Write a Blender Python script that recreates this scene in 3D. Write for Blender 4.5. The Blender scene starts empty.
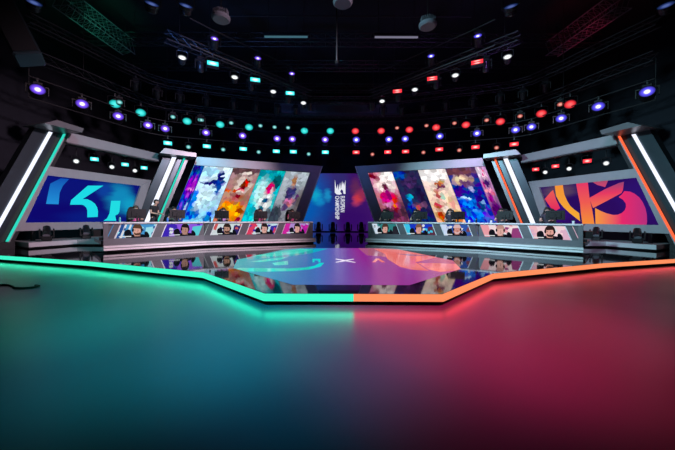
import bpy, math, random
from mathutils import Vector, Matrix
from mathutils.geometry import tessellate_polygon
random.seed(7)
sc = bpy.context.scene
COL = sc.collection
PI = math.pi

# ------------------------------------------------------------------ materials
def srgb(r, g, b):
    def f(c):
        c /= 255.0
        return c / 12.92 if c <= .04045 else ((c + .055) / 1.055) ** 2.4
    return (f(r), f(g), f(b), 1.0)

def new_mat(name):
    m = bpy.data.materials.new(name); m.use_nodes = True
    nt = m.node_tree; nt.nodes.clear()
    out = nt.nodes.new('ShaderNodeOutputMaterial')
    return m, nt, out

def pbr(name, col, rough=.5, metal=0., spec=.5, noise=0., nscale=6., emit=None, estr=0., bump=0., rnoise=0.):
    m, nt, out = new_mat(name)
    b = nt.nodes.new('ShaderNodeBsdfPrincipled')
    nt.links.new(b.outputs[0], out.inputs[0])
    if len(col) == 3: col = (*col, 1)
    b.inputs['Base Color'].default_value = col
    b.inputs['Roughness'].default_value = rough
    b.inputs['Metallic'].default_value = metal
    b.inputs['Specular IOR Level'].default_value = spec
    if emit:
        b.inputs['Emission Color'].default_value = (*emit[:3], 1)
        b.inputs['Emission Strength'].default_value = estr
    if noise or bump or rnoise:
        tc = nt.nodes.new('ShaderNodeTexCoord')
        n = nt.nodes.new('ShaderNodeTexNoise'); n.inputs['Scale'].default_value = nscale
        n.inputs['Detail'].default_value = 5
        nt.links.new(tc.outputs['Object'], n.inputs['Vector'])
        if noise:
            mx = nt.nodes.new('ShaderNodeMix'); mx.data_type = 'RGBA'
            mx.inputs[6].default_value = tuple(c * (1 - noise) for c in col[:3]) + (1,)
            mx.inputs[7].default_value = tuple(min(1, c * (1 + noise)) for c in col[:3]) + (1,)
            nt.links.new(n.outputs['Fac'], mx.inputs[0])
            nt.links.new(mx.outputs[2], b.inputs['Base Color'])
        if rnoise:
            mr = nt.nodes.new('ShaderNodeMapRange')
            mr.inputs[3].default_value = rough - rnoise; mr.inputs[4].default_value = rough + rnoise
            nt.links.new(n.outputs['Fac'], mr.inputs[0]); nt.links.new(mr.outputs[0], b.inputs['Roughness'])
        if bump:
            bp = nt.nodes.new('ShaderNodeBump'); bp.inputs['Strength'].default_value = bump
            nt.links.new(n.outputs['Fac'], bp.inputs['Height']); nt.links.new(bp.outputs[0], b.inputs['Normal'])
    return m

def emis(name, col, s=1.):
    m, nt, out = new_mat(name)
    e = nt.nodes.new('ShaderNodeEmission')
    e.inputs[0].default_value = (*col[:3], 1); e.inputs[1].default_value = s
    nt.links.new(e.outputs[0], out.inputs[0])
    return m

def uvnode(nt):
    u = nt.nodes.new('ShaderNodeUVMap'); u.uv_map = 'UVMap'
    return u.outputs[0]

def ramp_emis(name, stops, axis=0, s=1., rot=0., gloss=None, noise=0.):
    """emission along a linear gradient over the mesh's own UV map"""
    m, nt, out = new_mat(name)
    uv = uvnode(nt)
    mp = nt.nodes.new('ShaderNodeMapping'); mp.inputs['Rotation'].default_value = (0, 0, rot)
    nt.links.new(uv, mp.inputs[0])
    sp = nt.nodes.new('ShaderNodeSeparateXYZ'); nt.links.new(mp.outputs[0], sp.inputs[0])
    fac = sp.outputs[axis]
    if noise:
        n = nt.nodes.new('ShaderNodeTexNoise'); n.inputs['Scale'].default_value = 3
        nt.links.new(uv, n.inputs['Vector'])
        a = nt.nodes.new('ShaderNodeMath'); a.operation = 'MULTIPLY_ADD'
        a.inputs[1].default_value = noise; nt.links.new(n.outputs['Fac'], a.inputs[0])
        nt.links.new(fac, a.inputs[2]); fac = a.outputs[0]
    r = nt.nodes.new('ShaderNodeValToRGB'); el = r.color_ramp.elements
    while len(el) < len(stops): el.new(.5)
    for e, (p, c) in zip(el, stops): e.position = p; e.color = c
    nt.links.new(fac, r.inputs[0])
    if gloss is None:
        e = nt.nodes.new('ShaderNodeEmission'); e.inputs[1].default_value = s
        nt.links.new(r.outputs[0], e.inputs[0]); nt.links.new(e.outputs[0], out.inputs[0])
    else:
        b = nt.nodes.new('ShaderNodeBsdfPrincipled'); b.inputs['Base Color'].default_value = (.01, .01, .012, 1)
        b.inputs['Roughness'].default_value = gloss
        nt.links.new(r.outputs[0], b.inputs['Emission Color']); b.inputs['Emission Strength'].default_value = s
        nt.links.new(b.outputs[0], out.inputs[0])
    return m

def blob_screen(name, base, blobs, s=1., warp=.10, wscale=5., base2=None, detail=0.):
    """an LED picture: soft coloured patches in the screen's own UV map, roughened by noise"""
    m, nt, out = new_mat(name)
    uv = uvnode(nt)
    n = nt.nodes.new('ShaderNodeTexNoise'); n.inputs['Scale'].default_value = wscale; n.inputs['Detail'].default_value = 6
    n.inputs['Roughness'].default_value = .65
    mpn = nt.nodes.new('ShaderNodeMapping'); mpn.inputs['Scale'].default_value = (1, 2, 1); mpn.inputs['Location'].default_value = (hash(name) % 17 if False else sum(map(ord, name)) % 19, 0, 0)
    nt.links.new(uv, mpn.inputs[0]); nt.links.new(mpn.outputs[0], n.inputs['Vector'])
    sub = nt.nodes.new('ShaderNodeVectorMath'); sub.operation = 'SUBTRACT'; sub.inputs[1].default_value = (.5, .5, .5)
    nt.links.new(n.outputs['Color'], sub.inputs[0])
    sca = nt.nodes.new('ShaderNodeVectorMath'); sca.operation = 'SCALE'; sca.inputs['Scale'].default_value = warp * 4
    nt.links.new(sub.outputs[0], sca.inputs[0])
    add = nt.nodes.new('ShaderNodeVectorMath'); nt.links.new(uv, add.inputs[0]); nt.links.new(sca.outputs[0], add.inputs[1])
    co = add.outputs[0]
    if detail:                                                        # break the picture into crisp slanting shards
        mv = nt.nodes.new('ShaderNodeMapping'); mv.inputs['Scale'].default_value = (7, 17, 1); mv.inputs['Rotation'].default_value = (0, 0, .35)
        nt.links.new(co, mv.inputs[0])
        vor = nt.nodes.new('ShaderNodeTexVoronoi'); vor.inputs['Scale'].default_value = 1.15; vor.voronoi_dimensions = '2D'
        nt.links.new(mv.outputs[0], vor.inputs['Vector'])
        # from shard space back to picture space
        back = nt.nodes.new('ShaderNodeVectorRotate'); back.rotation_type = 'Z_AXIS'; back.inputs['Angle'].default_value = -.35
        nt.links.new(vor.outputs['Position'], back.inputs['Vector'])
        dv = nt.nodes.new('ShaderNodeVectorMath'); dv.operation = 'MULTIPLY'; dv.inputs[1].default_value = (1 / 7, 1 / 17, 0)
        nt.links.new(back.outputs[0], dv.inputs[0])
        mxv = nt.nodes.new('ShaderNodeMix'); mxv.data_type = 'VECTOR'; mxv.inputs[0].default_value = .75
        nt.links.new(co, mxv.inputs[4]); nt.links.new(dv.outputs[0], mxv.inputs[5])
        co = mxv.outputs[1]
    rgb = nt.nodes.new('ShaderNodeRGB'); rgb.outputs[0].default_value = (*base[:3], 1)
    cur = rgb.outputs[0]
    if base2:
        mx = nt.nodes.new('ShaderNodeMix'); mx.data_type = 'RGBA'
        sp = nt.nodes.new('ShaderNodeSeparateXYZ'); nt.links.new(co, sp.inputs[0])
        nt.links.new(sp.outputs[1], mx.inputs[0]); nt.links.new(cur, mx.inputs[7])
        mx.inputs[6].default_value = (*base2[:3], 1); cur = mx.outputs[2]
    for (u, v, ru, rv, c, soft) in blobs:
        d = nt.nodes.new('ShaderNodeVectorMath'); d.operation = 'SUBTRACT'; d.inputs[1].default_value = (u, v, 0)
        nt.links.new(co, d.inputs[0])
        k = nt.nodes.new('ShaderNodeVectorMath'); k.operation = 'MULTIPLY'; k.inputs[1].default_value = (1 / ru, 1 / rv, 0)
        nt.links.new(d.outputs[0], k.inputs[0])
        l = nt.nodes.new('ShaderNodeVectorMath'); l.operation = 'LENGTH'; nt.links.new(k.outputs[0], l.inputs[0])
        mr = nt.nodes.new('ShaderNodeMapRange'); mr.interpolation_type = 'SMOOTHSTEP'
        mr.inputs[1].default_value = 1 - soft; mr.inputs[2].default_value = 1 + soft * .4
        mr.inputs[3].default_value = 1; mr.inputs[4].default_value = 0
        nt.links.new(l.outputs['Value'], mr.inputs[0])
        mx = nt.nodes.new('ShaderNodeMix'); mx.data_type = 'RGBA'
        nt.links.new(mr.outputs[0], mx.inputs[0]); nt.links.new(cur, mx.inputs[6]); mx.inputs[7].default_value = (*c[:3], 1)
        cur = mx.outputs[2]
    if detail:                                                        # every shard a little lighter or darker than its neighbour
        hs = nt.nodes.new('ShaderNodeSeparateColor'); nt.links.new(vor.outputs['Color'], hs.inputs[0])
        mr = nt.nodes.new('ShaderNodeMapRange'); mr.inputs[3].default_value = 1 - detail; mr.inputs[4].default_value = 1 + detail * .55
        nt.links.new(hs.outputs[0], mr.inputs[0])
        hv = nt.nodes.new('ShaderNodeHueSaturation'); hv.inputs['Saturation'].default_value = 1.18
        nt.links.new(mr.outputs[0], hv.inputs['Value']); nt.links.new(cur, hv.inputs['Color'])
        h2 = nt.nodes.new('ShaderNodeMapRange'); h2.inputs[3].default_value = .47; h2.inputs[4].default_value = .53
        nt.links.new(hs.outputs[1], h2.inputs[0]); nt.links.new(h2.outputs[0], hv.inputs['Hue'])
        cur = hv.outputs[0]
    e = nt.nodes.new('ShaderNodeEmission'); e.inputs[1].default_value = s
    nt.links.new(cur, e.inputs[0]); nt.links.new(e.outputs[0], out.inputs[0])
    return m

def lens_mat(name, core, ring, edge, s=1., rc=.25, rr=.6):
    """lamp glass: a hot core, the coloured lens, a dimmer rim"""
    m, nt, out = new_mat(name)
    uv = uvnode(nt)
    l = nt.nodes.new('ShaderNodeVectorMath'); l.operation = 'LENGTH'; nt.links.new(uv, l.inputs[0])
    r = nt.nodes.new('ShaderNodeValToRGB'); el = r.color_ramp.elements
    el[0].position = rc; el[0].color = (*core[:3], 1)
    el[1].position = 1.; el[1].color = (*edge[:3], 1)
    k = el.new(rr); k.color = (*ring[:3], 1)
    nt.links.new(l.outputs['Value'], r.inputs[0])
    e = nt.nodes.new('ShaderNodeEmission'); e.inputs[1].default_value = s
    nt.links.new(r.outputs[0], e.inputs[0]); nt.links.new(e.outputs[0], out.inputs[0])
    return m

# ------------------------------------------------------------------ mesh builder
class MB:
    def __init__(self, side=1): self.v = []; self.f = []; self.m = []; self.uv = []; self.side = side
    def face(self, pts, mi=0, uvs=None):
        b = len(self.v); self.v += [tuple(p) for p in pts]
        self.f.append(tuple(range(b, b + len(pts)))); self.m.append(mi)
        self.uv.append(uvs or [(0, 0)] * len(pts)); return self
    def mesh(self, vs, fs, M=None, mi=0):
        b = len(self.v)
        self.v += [tuple(M @ Vector(p)) if M is not None else tuple(p) for p in vs]
        for f in fs:
            self.f.append(tuple(b + i for i in f)); self.m.append(mi); self.uv.append([(0, 0)] * len(f))
        return self
    def box(self, c, s, M=None, mi=0, bev=0.):
        x, y, z = (d / 2 for d in s); cx, cy, cz = c
        if bev <= 0:
            vs = [(cx + i * x, cy + j * y, cz + k * z) for k in (-1, 1) for j in (-1, 1) for i in (-1, 1)]
            fs = [(0, 2, 3, 1), (4, 5, 7, 6), (0, 1, 5, 4), (2, 6, 7, 3), (0, 4, 6, 2), (1, 3, 7, 5)]
            return self.mesh(vs, fs, M, mi)
        vs = []; fs = []                       # chamfered vertical edges plus top/bottom chamfers
        def ring(ix, iz):
            a, b_, = x - ix, y - ix; q = bev
            return [(cx + px, cy + py, cz + iz) for px, py in ((a - q, -b_), (a, -b_ + q), (a, b_ - q), (a - q, b_), (-a + q, b_), (-a, b_ - q), (-a, -b_ + q), (-a + q, -b_))]
        for r in (ring(bev, -z), ring(0, -z + bev), ring(0, z - bev), ring(bev, z)): vs += r
        fs.append(tuple(range(7, -1, -1))); fs.append(tuple(24 + i for i in range(8)))
        for k in range(3):
            for i in range(8):
                j = (i + 1) % 8; fs.append((k * 8 + i, k * 8 + j, k * 8 + 8 + j, k * 8 + 8 + i))
        return self.mesh(vs, fs, M, mi)
    def lathe(self, prof, n=16, M=None, mi=0, caps=True):
        vs = []; fs = []
        for r, z in prof:
            vs += [(r * math.cos(2 * PI * i / n), r * math.sin(2 * PI * i / n), z) for i in range(n)]
        for k in range(len(prof) - 1):
            for i in range(n):
                j = (i + 1) % n; fs.append((k * n + i, k * n + j, (k + 1) * n + j, (k + 1) * n + i))
        if caps:
            fs.append(tuple(range(n - 1, -1, -1))); fs.append(tuple((len(prof) - 1) * n + i for i in range(n)))
        return self.mesh(vs, fs, M, mi)
    def tube(self, path, r, n=8, mi=0, closed=False):
        P = [Vector(p) for p in path]; vs = []; fs = []; N = len(P)
        for i, p in enumerate(P):
            a = P[i - 1] if (i or closed) else p; b = P[(i + 1) % N] if (i < N - 1 or closed) else p
            t = (b - a).normalized(); up = Vector((0, 0, 1)) if abs(t.z) < .95 else Vector((1, 0, 0))
            u = t.cross(up).normalized(); w = u.cross(t)
            vs += [p + r * (math.cos(2 * PI * k / n) * u + math.sin(2 * PI * k / n) * w) for k in range(n)]
        for i in range(N if closed else N - 1):
            o = ((i + 1) % N) * n
            for k in range(n):
                l = (k + 1) % n; fs.append((i * n + k, i * n + l, o + l, o + k))
        if not closed:
            fs.append(tuple(range(n - 1, -1, -1))); fs.append(tuple((N - 1) * n + k for k in range(n)))
        return self.mesh(vs, fs, None, mi)
    def prism(self, fn, pts, n0, n1, mi=0):
        """polygon pts (a, z) in the plane frame fn(a, z, n), from n0 to n1"""
        A = [fn(a, z, n0) for a, z in pts]; B = [fn(a, z, n1) for a, z in pts]; k = len(pts)
        fs = [tuple(range(k - 1, -1, -1)), tuple(range(k, 2 * k))]
        fs += [(i, (i + 1) % k, k + (i + 1) % k, k + i) for i in range(k)]
        return self.mesh(A + B, fs, None, mi)
    def slab(self, pts, z0, z1, mi=0):
        return self.prism(lambda a, b, n: (a, b, n), pts, z0, z1, mi)
    def build(self, name, mats, parent=None, base=(0, 0, 0), smooth=False):
        if not isinstance(mats, (list, tuple)): mats = [mats]
        s = self.side
        me = bpy.data.meshes.new(name)
        vs = [(s * x - base[0], y - base[1], z - base[2]) for x, y, z in self.v]
        fs = [f if s == 1 else tuple(reversed(f)) for f in self.f]
        uvs = [u if s == 1 else list(reversed(u)) for u in self.uv]
        me.from_pydata(vs, [], fs)
        for m in mats: me.materials.append(m)
        for p, mi in zip(me.polygons, self.m): p.material_index = mi; p.use_smooth = smooth
        lay = me.uv_layers.new(name='UVMap'); k = 0
        for u in uvs:
            for q in u: lay.data[k].uv = q; k += 1
        me.validate()
        o = bpy.data.objects.new(name, me); COL.objects.link(o)
        if parent: o.parent = parent
        return o

def fix_normals(o):
    import bmesh
    bm = bmesh.new(); bm.from_mesh(o.data); bmesh.ops.remove_doubles(bm, verts=bm.verts, dist=1e-5)
    bmesh.ops.recalc_face_normals(bm, faces=bm.faces); bm.to_mesh(o.data); bm.free(); return o

def tag(o, label, cat, group=None, kind=None):
    o['label'] = label; o['category'] = cat
    if group: o['group'] = group
    if kind: o['kind'] = kind
    return o
def empty(name, loc, label, cat, group=None, rz=0.):
    o = bpy.data.objects.new(name, None); COL.objects.link(o); o.empty_display_size = .2
    o.location = loc; o.rotation_euler = (0, 0, rz)
    return tag(o, label, cat, group)
def struct(name, mb, m, base=(0, 0, 0)):
    o = mb.build(name, m, None, base); o.location = base; o['kind'] = 'structure'; return o
def copy_tree(o, parent=None):
    c = o.copy(); COL.objects.link(c)
    if parent: c.parent = parent
    for ch in KIDS.get(o.name, []): copy_tree(ch, c)
    return c
KIDS = {}
def kids_of(root):
    KIDS[root.name] = list(root.children)
    for ch in root.children: kids_of(ch)
ORD = ['', 'nearest', 'second', 'third', 'fourth', 'fifth', 'sixth', 'seventh', 'eighth', 'ninth', 'tenth', 'eleventh']

# clip polygon pts (concave allowed) to convex polygon clip, giving convex pieces
def clip_poly(pts, clip):
    tris = tessellate_polygon([[Vector((a, b, 0)) for a, b in pts]])
    area = sum(clip[i][0] * clip[(i + 1) % len(clip)][1] - clip[(i + 1) % len(clip)][0] * clip[i][1] for i in range(len(clip)))
    cl = clip if area > 0 else clip[::-1]
    res = []
    for t in tris:
        poly = [pts[i] for i in t]
        for i in range(len(cl)):
            (x0, y0), (x1, y1) = cl[i], cl[(i + 1) % len(cl)]
            out = []
            for k in range(len(poly)):
                p, q = poly[k], poly[(k + 1) % len(poly)]
                dp = (x1 - x0) * (p[1] - y0) - (y1 - y0) * (p[0] - x0); dq = (x1 - x0) * (q[1] - y0) - (y1 - y0) * (q[0] - x0)
                if dp >= 0: out.append(p)
                if dp * dq < 0:
                    r = dp / (dp - dq); out.append((p[0] + r * (q[0] - p[0]), p[1] + r * (q[1] - p[1])))
            poly = out
            if len(poly) < 3: break
        if len(poly) >= 3: res.append(poly)
    return res
def smooth_closed(pts, n=3, keep=()):
    """Chaikin corner cutting"""
    for _ in range(n):
        o = []
        for i in range(len(pts)):
            a, b = pts[i], pts[(i + 1) % len(pts)]
            o += [(a[0] * .75 + b[0] * .25, a[1] * .75 + b[1] * .25), (a[0] * .25 + b[0] * .75, a[1] * .25 + b[1] * .75)]
        pts = o
    return pts
def ellipse(c, rx, ry, n=18, a0=0., a1=2 * PI):
    return [(c[0] + rx * math.cos(a0 + (a1 - a0) * i / n), c[1] + ry * math.sin(a0 + (a1 - a0) * i / n)) for i in range(n)]

# ------------------------------------------------------------------ shared materials
M = dict(
    floor=pbr('rubber floor', (.055, .055, .06), .34, spec=.5, noise=.15, nscale=.9, rnoise=.05),
    curtain=pbr('black drape', (.018, .02, .03), .9, noise=.3, nscale=2),
    ceiling=pbr('black ceiling', (.012, .013, .018), .95),
    gloss=pbr('gloss black deck', (.006, .006, .008), .045, spec=.8),
    black=pbr('black paint', (.012, .012, .014), .45),
    plastic=pbr('black plastic', (.009, .009, .01), .32),
    rubber=pbr('black rubber', (.01, .01, .01), .7),
    grey=pbr('grey set panel', (.36, .36, .38), .38, metal=.35, noise=.12, nscale=3),
    greydark=pbr('dark grey panel', (.16, .16, .17), .35, metal=.4, noise=.15, nscale=3),
    steel=pbr('brushed steel', (.62, .62, .64), .3, metal=.8),
    fin=pbr('dark metal fin', (.05, .068, .08), .28, metal=.6, noise=.2, nscale=2),
    alu=pbr('pale trim', (.80, .80, .80), .35, metal=.1),
    riser=pbr('pale riser nosing', (.86, .84, .84), .45),
    truss=pbr('truss black', (.035, .035, .042), .45, metal=.5),
    pipe=pbr('black pipe', (.012, .012, .014), .5),
    deskm=pbr('desk grey laminate', (.20, .20, .215), .32, metal=.2, noise=.12, nscale=4),
    skin=pbr('skin', (.55, .33, .24), .55), hair=pbr('dark hair', (.02, .014, .01), .6), hairb=pbr('brown hair', (.08, .05, .03), .6),
    shirtk=pbr('black cotton', (.012, .012, .014), .85), shirtp=pbr('pink jersey', (.75, .08, .28), .7), shirtv=pbr('mauve jersey', (.45, .2, .45), .7),
    shirtw=pbr('dark jersey', (.03, .025, .04), .8), trousers=pbr('dark trousers', (.015, .017, .025), .85), eye=pbr('eye', (.03, .02, .02), .2),
    white=pbr('white plastic', (.8, .8, .82), .35), mesh_=pbr('mesh fabric', (.01, .01, .012), .85), lips=pbr('lips', (.4, .16, .14), .5),
    houseglass=pbr('frosted lamp glass', (.13, .135, .16), .4),
    risertop=pbr('grey riser top', (.30, .30, .31), .45, noise=.15, nscale=3),
    duct=pbr('duct sheet metal', (.16, .16, .2), .55, metal=.2),
)
M['tealstrip'] = emis('teal led strip', (.05, .95, .60), 1.)
M['orangestrip'] = emis('orange led strip', (1.05, .29, .12), 1.)
M['tubewhite'] = emis('white tube', (.80, .84, 1.), 1.3)
M['tubeteal'] = emis('teal tube', (.03, .72, .55), 1.)
M['tubeorange'] = emis('orange tube', (1.2, .16, .06), 1.)

# ------------------------------------------------------------------ room
w = MB(); w.slab([(-20, -8), (20, -8), (20, 31), (-20, 31)], -.2, 0); struct('floor', w, M['floor'])
w = MB(); w.slab([(-20, -8), (20, -8), (20, 31), (-20, 31)], 13.6, 13.8); struct('ceiling', w, M['ceiling'])
w = MB(); w.box((0, 31.1, 6.8), (40, .2, 13.6)); struct('wall_back', w, M['curtain'])
w = MB(); w.box((-20.1, 11.5, 6.8), (.2, 39, 13.6)); struct('wall_left', w, M['curtain'])
w = MB(); w.box((20.1, 11.5, 6.8), (.2, 39, 13.6)); struct('wall_right', w, M['curtain'])
w = MB(); w.box((0, -8.1, 6.8), (40, .2, 13.6)); struct('wall_front', w, M['curtain'])

# ------------------------------------------------------------------ stage
EDGE = [(0, 5.1), (1.51, 5.1), (3.4, 7.05), (7.5, 8.75), (11.3, 9.95), (17, 11.6)]
stage = empty('stage', (0, 5.1, 0), 'low glossy black stage with glowing teal and orange edge, in front of both player desks', 'stage')
outline = [(-x, y) for x, y in reversed(EDGE[1:])] + EDGE[1:] + [(17, 29.5), (-17, 29.5)]
def inset(pts, d):                                                   # shrink the front edge a little
    return [(x * (1 - d / 14), y + d) if y < 20 else (x * (1 - d / 14), y - d) for x, y in pts]
w = MB(); w.slab(outline, .085, .22); w.build('deck', M['gloss'], stage, (0, 5.1, 0))
w = MB(); w.slab(inset(outline, .35), 0, .085); w.build('plinth', M['black'], stage, (0, 5.1, 0))
for s, mt in ((-1, 'tealstrip'), (1, 'orangestrip')):
    w = MB(s)
    off = [(0, 5.075), (1.52, 5.075), (3.41, 7.022), (7.51, 8.725), (11.31, 9.924), (17.01, 11.57)]
    for (a, b), (c, d) in zip(zip(off, off[1:]), zip(EDGE, EDGE[1:])):
        w.mesh([(a[0], a[1], .095), (b[0], b[1], .095), (b[0], b[1], .215), (a[0], a[1], .215), (c[0], c[1], .095), (d[0], d[1], .095), (d[0], d[1], .215), (c[0], c[1], .215)],
               [(0, 1, 2, 3), (3, 2, 6, 7), (0, 4, 5, 1), (4, 7, 6, 5)])
    o = w.build('edge_light', M[mt], stage, (0, 5.1, 0)); o['label'] = ('teal' if s < 0 else 'orange') + ' glowing edge strip'
# LED floor tiles set into the deck
LED = [(1.12, 5.77), (2.9, 7.65), (3.3, 9.2), (2.35, 12.35), (1.6, 12.9)]
led = [(x, y) for x, y in LED] + [(-x, y) for x, y in reversed(LED)]
floor_led = ramp_emis('led floor picture', [(0., srgb(20, 190, 190)), (.18, srgb(28, 160, 190)), (.36, srgb(48, 120, 190)), (.5, srgb(112, 84, 178)), (.62, srgb(150, 40, 150)), (.8, srgb(160, 45, 150)), (1., srgb(215, 90, 120))], 0, .78, gloss=.26, noise=.04)
teal_a = pbr('led floor teal', (.01, .01, .01), .1, emit=srgb(20, 225, 205), estr=.75)
teal_b = pbr('led floor soft teal', (.01, .01, .01), .1, emit=srgb(15, 185, 190), estr=.7)
salm = pbr('led floor salmon', (.01, .01, .01), .1, emit=srgb(255, 118, 112), estr=.75)
salm2 = pbr('led floor dusk pink', (.01, .01, .01), .1, emit=srgb(205, 105, 140), estr=.6)
ledw = pbr('led floor white', (.01, .01, .01), .1, emit=(.95, .85, 1), estr=.75)
w = MB()
w.face([(x, y, .2215) for x, y in led], 0, [((x + 3.3) / 6.6, (y - 5.7) / 7) for x, y in led])
def onfloor(pts, mi, lay=1, n=0):
    if n: pts = smooth_closed(pts, n)
    for p in clip_poly(pts, led): w.face([(x, y, .2215 + .0015 * lay) for x, y in p], mi)
onfloor([(-3.2, 9.2), (-3.0, 10.4), (-2.4, 12.3), (-.6, 12.6), (-1.2, 10.9), (-2., 9.8)], 2, 1)
onfloor([(-2.74, 7.67), (-2.09, 7.64), (-1.46, 7.62), (-1.09, 7.77), (-.85, 8.07), (-.74, 8.6), (-.62, 8.6), (-.68, 7.96), (-.94, 7.48), (-1.35, 7.24), (-1.99, 7.14), (-2.9, 7.2)], 1, 2)
onfloor([(-2.78, 8.72), (-2.35, 9.42), (-1.83, 9.93), (-1.99, 9.16), (-2.43, 8.73)], 1, 2)
onfloor([(-2.1, 8.54), (-1.72, 8.99), (-1.59, 8.22), (-1.93, 8.09)], 1, 2)
onfloor([(-3.07, 10.1), (-2.53, 11.15), (-1.74, 12.6), (-1.2, 12.2), (-1.64, 10.86), (-2.4, 9.99)], 1, 2)
onfloor([(.7, 12.9), (2.4, 12.9), (2.34, 12.2), (1.61, 11.2), (1.4, 9.97), (.8, 10.4)], 4, 1)
onfloor([(1.35, 12.6), (2.3, 12.6), (2.85, 11.67), (3.28, 10.16), (2.61, 9.4), (2.06, 8.79), (1.99, 7.34), (1.61, 7.5), (1.41, 7.92), (1.35, 9.48), (1.5, 10.8)], 3, 2)
onfloor([(2.08, 8.65), (2.7, 8.61), (3.3, 8.4), (3.0, 7.6), (2.55, 7.35), (2.21, 7.2), (2.03, 7.55)], 3, 2)
onfloor([(1.9, 10.9), (2.55, 10.7), (3.0, 10.3), (2.3, 10.2)], 4, 3)
onfloor([(-1.01, 9.41), (-.76, 9.42), (-.73, 8.71), (-.79, 8.71), (-.81, 9.1), (-.93, 9.1), (-.9, 8.71), (-.96, 8.71)], 1, 4)
onfloor([(-.27, 9.45), (0, 9.2), (.27, 9.45), (.3, 9.35), (.08, 9.06), (.3, 8.72), (.26, 8.65), (0, 8.92), (-.26, 8.65), (-.3, 8.72), (-.08, 9.06), (-.3, 9.35)], 5, 4)
onfloor([(.77, 8.71), (1.0, 9.56), (1.1, 9.57), (1.16, 8.72), (1.05, 8.72), (1.02, 9.24), (.87, 8.72)], 3, 4)
w.build('led_floor_panel', [floor_led, teal_a, teal_b, salm, salm2, ledw], stage, (0, 5.1, 0))

# raised platforms behind the deck edge, one each side, shared by the desk and the team bay
DESK = [(1.28, 15.4), (6.0, 13.3), (8.62, 10.78)]
def offset_line(pts, d):
    """polyline moved backwards (away from the camera) by d, mitred"""
    out = []
    for i, p in enumerate(pts):
        ns = []
        for a, b in ((i - 1, i), (i, i + 1)):
            if 0 <= a and b < len(pts):
                dx, dy = pts[b][0] - pts[a][0], pts[b][1] - pts[a][1]; L = math.hypot(dx, dy); ns.append((-dy / L, dx / L))
        nx = sum(n[0] for n in ns) / len(ns); ny = sum(n[1] for n in ns) / len(ns); k = nx * nx + ny * ny
        out.append((p[0] + d * nx / k, p[1] + d * ny / k))
    return out
for s in (-1, 1):
    who = 'teal side' if s < 0 else 'red side'
    base = (s * 5.0, 13.75, .22)
    plat = empty('riser_platform', base, f'low grey riser under the player desk and team bay on the {who}', 'platform', 'risers under the desks')
    w = MB(s)
    w.slab([(1.28, 15.4), (6, 13.3), (8.62, 10.78), (10.75, 13.65), (12.0, 13.65), (12.55, 12.0), (14.3, 12.95), (12.5, 18.5), (10.3, 19.0), (3.2, 19.6)], .285, .48)
    w.build('top', M['risertop'], plat, base)
    w = MB(s)
    w.slab([(1.4, 15.5), (6.06, 13.42), (8.62, 10.95), (10.75, 13.8), (12.1, 13.8), (12.65, 12.15), (14.1, 13.0), (12.4, 18.4), (10.3, 18.8), (3.2, 19.4)], .2215, .285)
    w.build('recessed_base', M['black'], plat, base)
    w = MB(s)
    q0, qm, q1 = offset_line(DESK, -.05), offset_line(DESK, -.008), offset_line(DESK, .03)
    for i in range(2):
        for z0, z1 in ((.30, .372), (.40, .47)):
            w.mesh([(*q0[i], z0), (*q0[i + 1], z0), (*qm[i + 1], z1), (*qm[i], z1), (*q1[i], z0), (*q1[i + 1], z0), (*q1[i + 1], z1), (*q1[i], z1)],
                   [(0, 1, 2, 3), (3, 2, 6, 7), (0, 4, 5, 1), (0, 3, 7, 4), (1, 5, 6, 2), (4, 7, 6, 5)])
    fix_normals(w.build('nosing', M['riser'], plat, base))
    w = MB(s)
    b0, b1 = [(12.0, 13.62), (12.53, 11.98)], [(12.03, 13.64), (12.56, 12.0)]
    w.slab([b0[0], b0[1], b1[1], b1[0]], .29, .475); w.slab([(10.80, 13.615), (11.98, 13.615), (11.98, 13.645), (10.80, 13.645)], .29, .475)
    w.build('bay_fascia', pbr('bay fascia grey', (.5, .5, .52), .4), plat, base)
    w = MB(s)
    d0, d1 = offset_line(DESK, .68), offset_line(DESK, 2.9)
    w.slab([d0[0], d0[1], d0[2], d1[2], d1[1], d1[0]], .48, .618); w.build('player_step', M['greydark'], plat, base)

# ------------------------------------------------------------------ player desks
def lerp(a, b, t): return (a[0] + (b[0] - a[0]) * t, a[1] + (b[1] - a[1]) * t)
D0 = offset_line(DESK, .45)
D0[2] = (D0[2][0] - .03, D0[2][1] + .03)
LEN1 = math.dist(D0[0], D0[1]); LEN2 = math.dist(D0[1], D0[2])
def deskP(a, z, n):
    """a: distance along the desk front from its inner end; n: out towards the camera"""
    if a <= LEN1: p, q, k = D0[0], D0[1], a / LEN1
    else: p, q, k = D0[1], D0[2], (a - LEN1) / LEN2
    dx, dy = q[0] - p[0], q[1] - p[1]; L = math.hypot(dx, dy)
    return (p[0] + dx * k + n * dy / L, p[1] + dy * k - n * dx / L, z)
MODS = [(0, LEN1 / 3), (LEN1 / 3, 2 * LEN1 / 3), (2 * LEN1 / 3, LEN1), (LEN1, LEN1 + LEN2 / 2), (LEN1 + LEN2 / 2, LEN1 + LEN2)]

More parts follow.
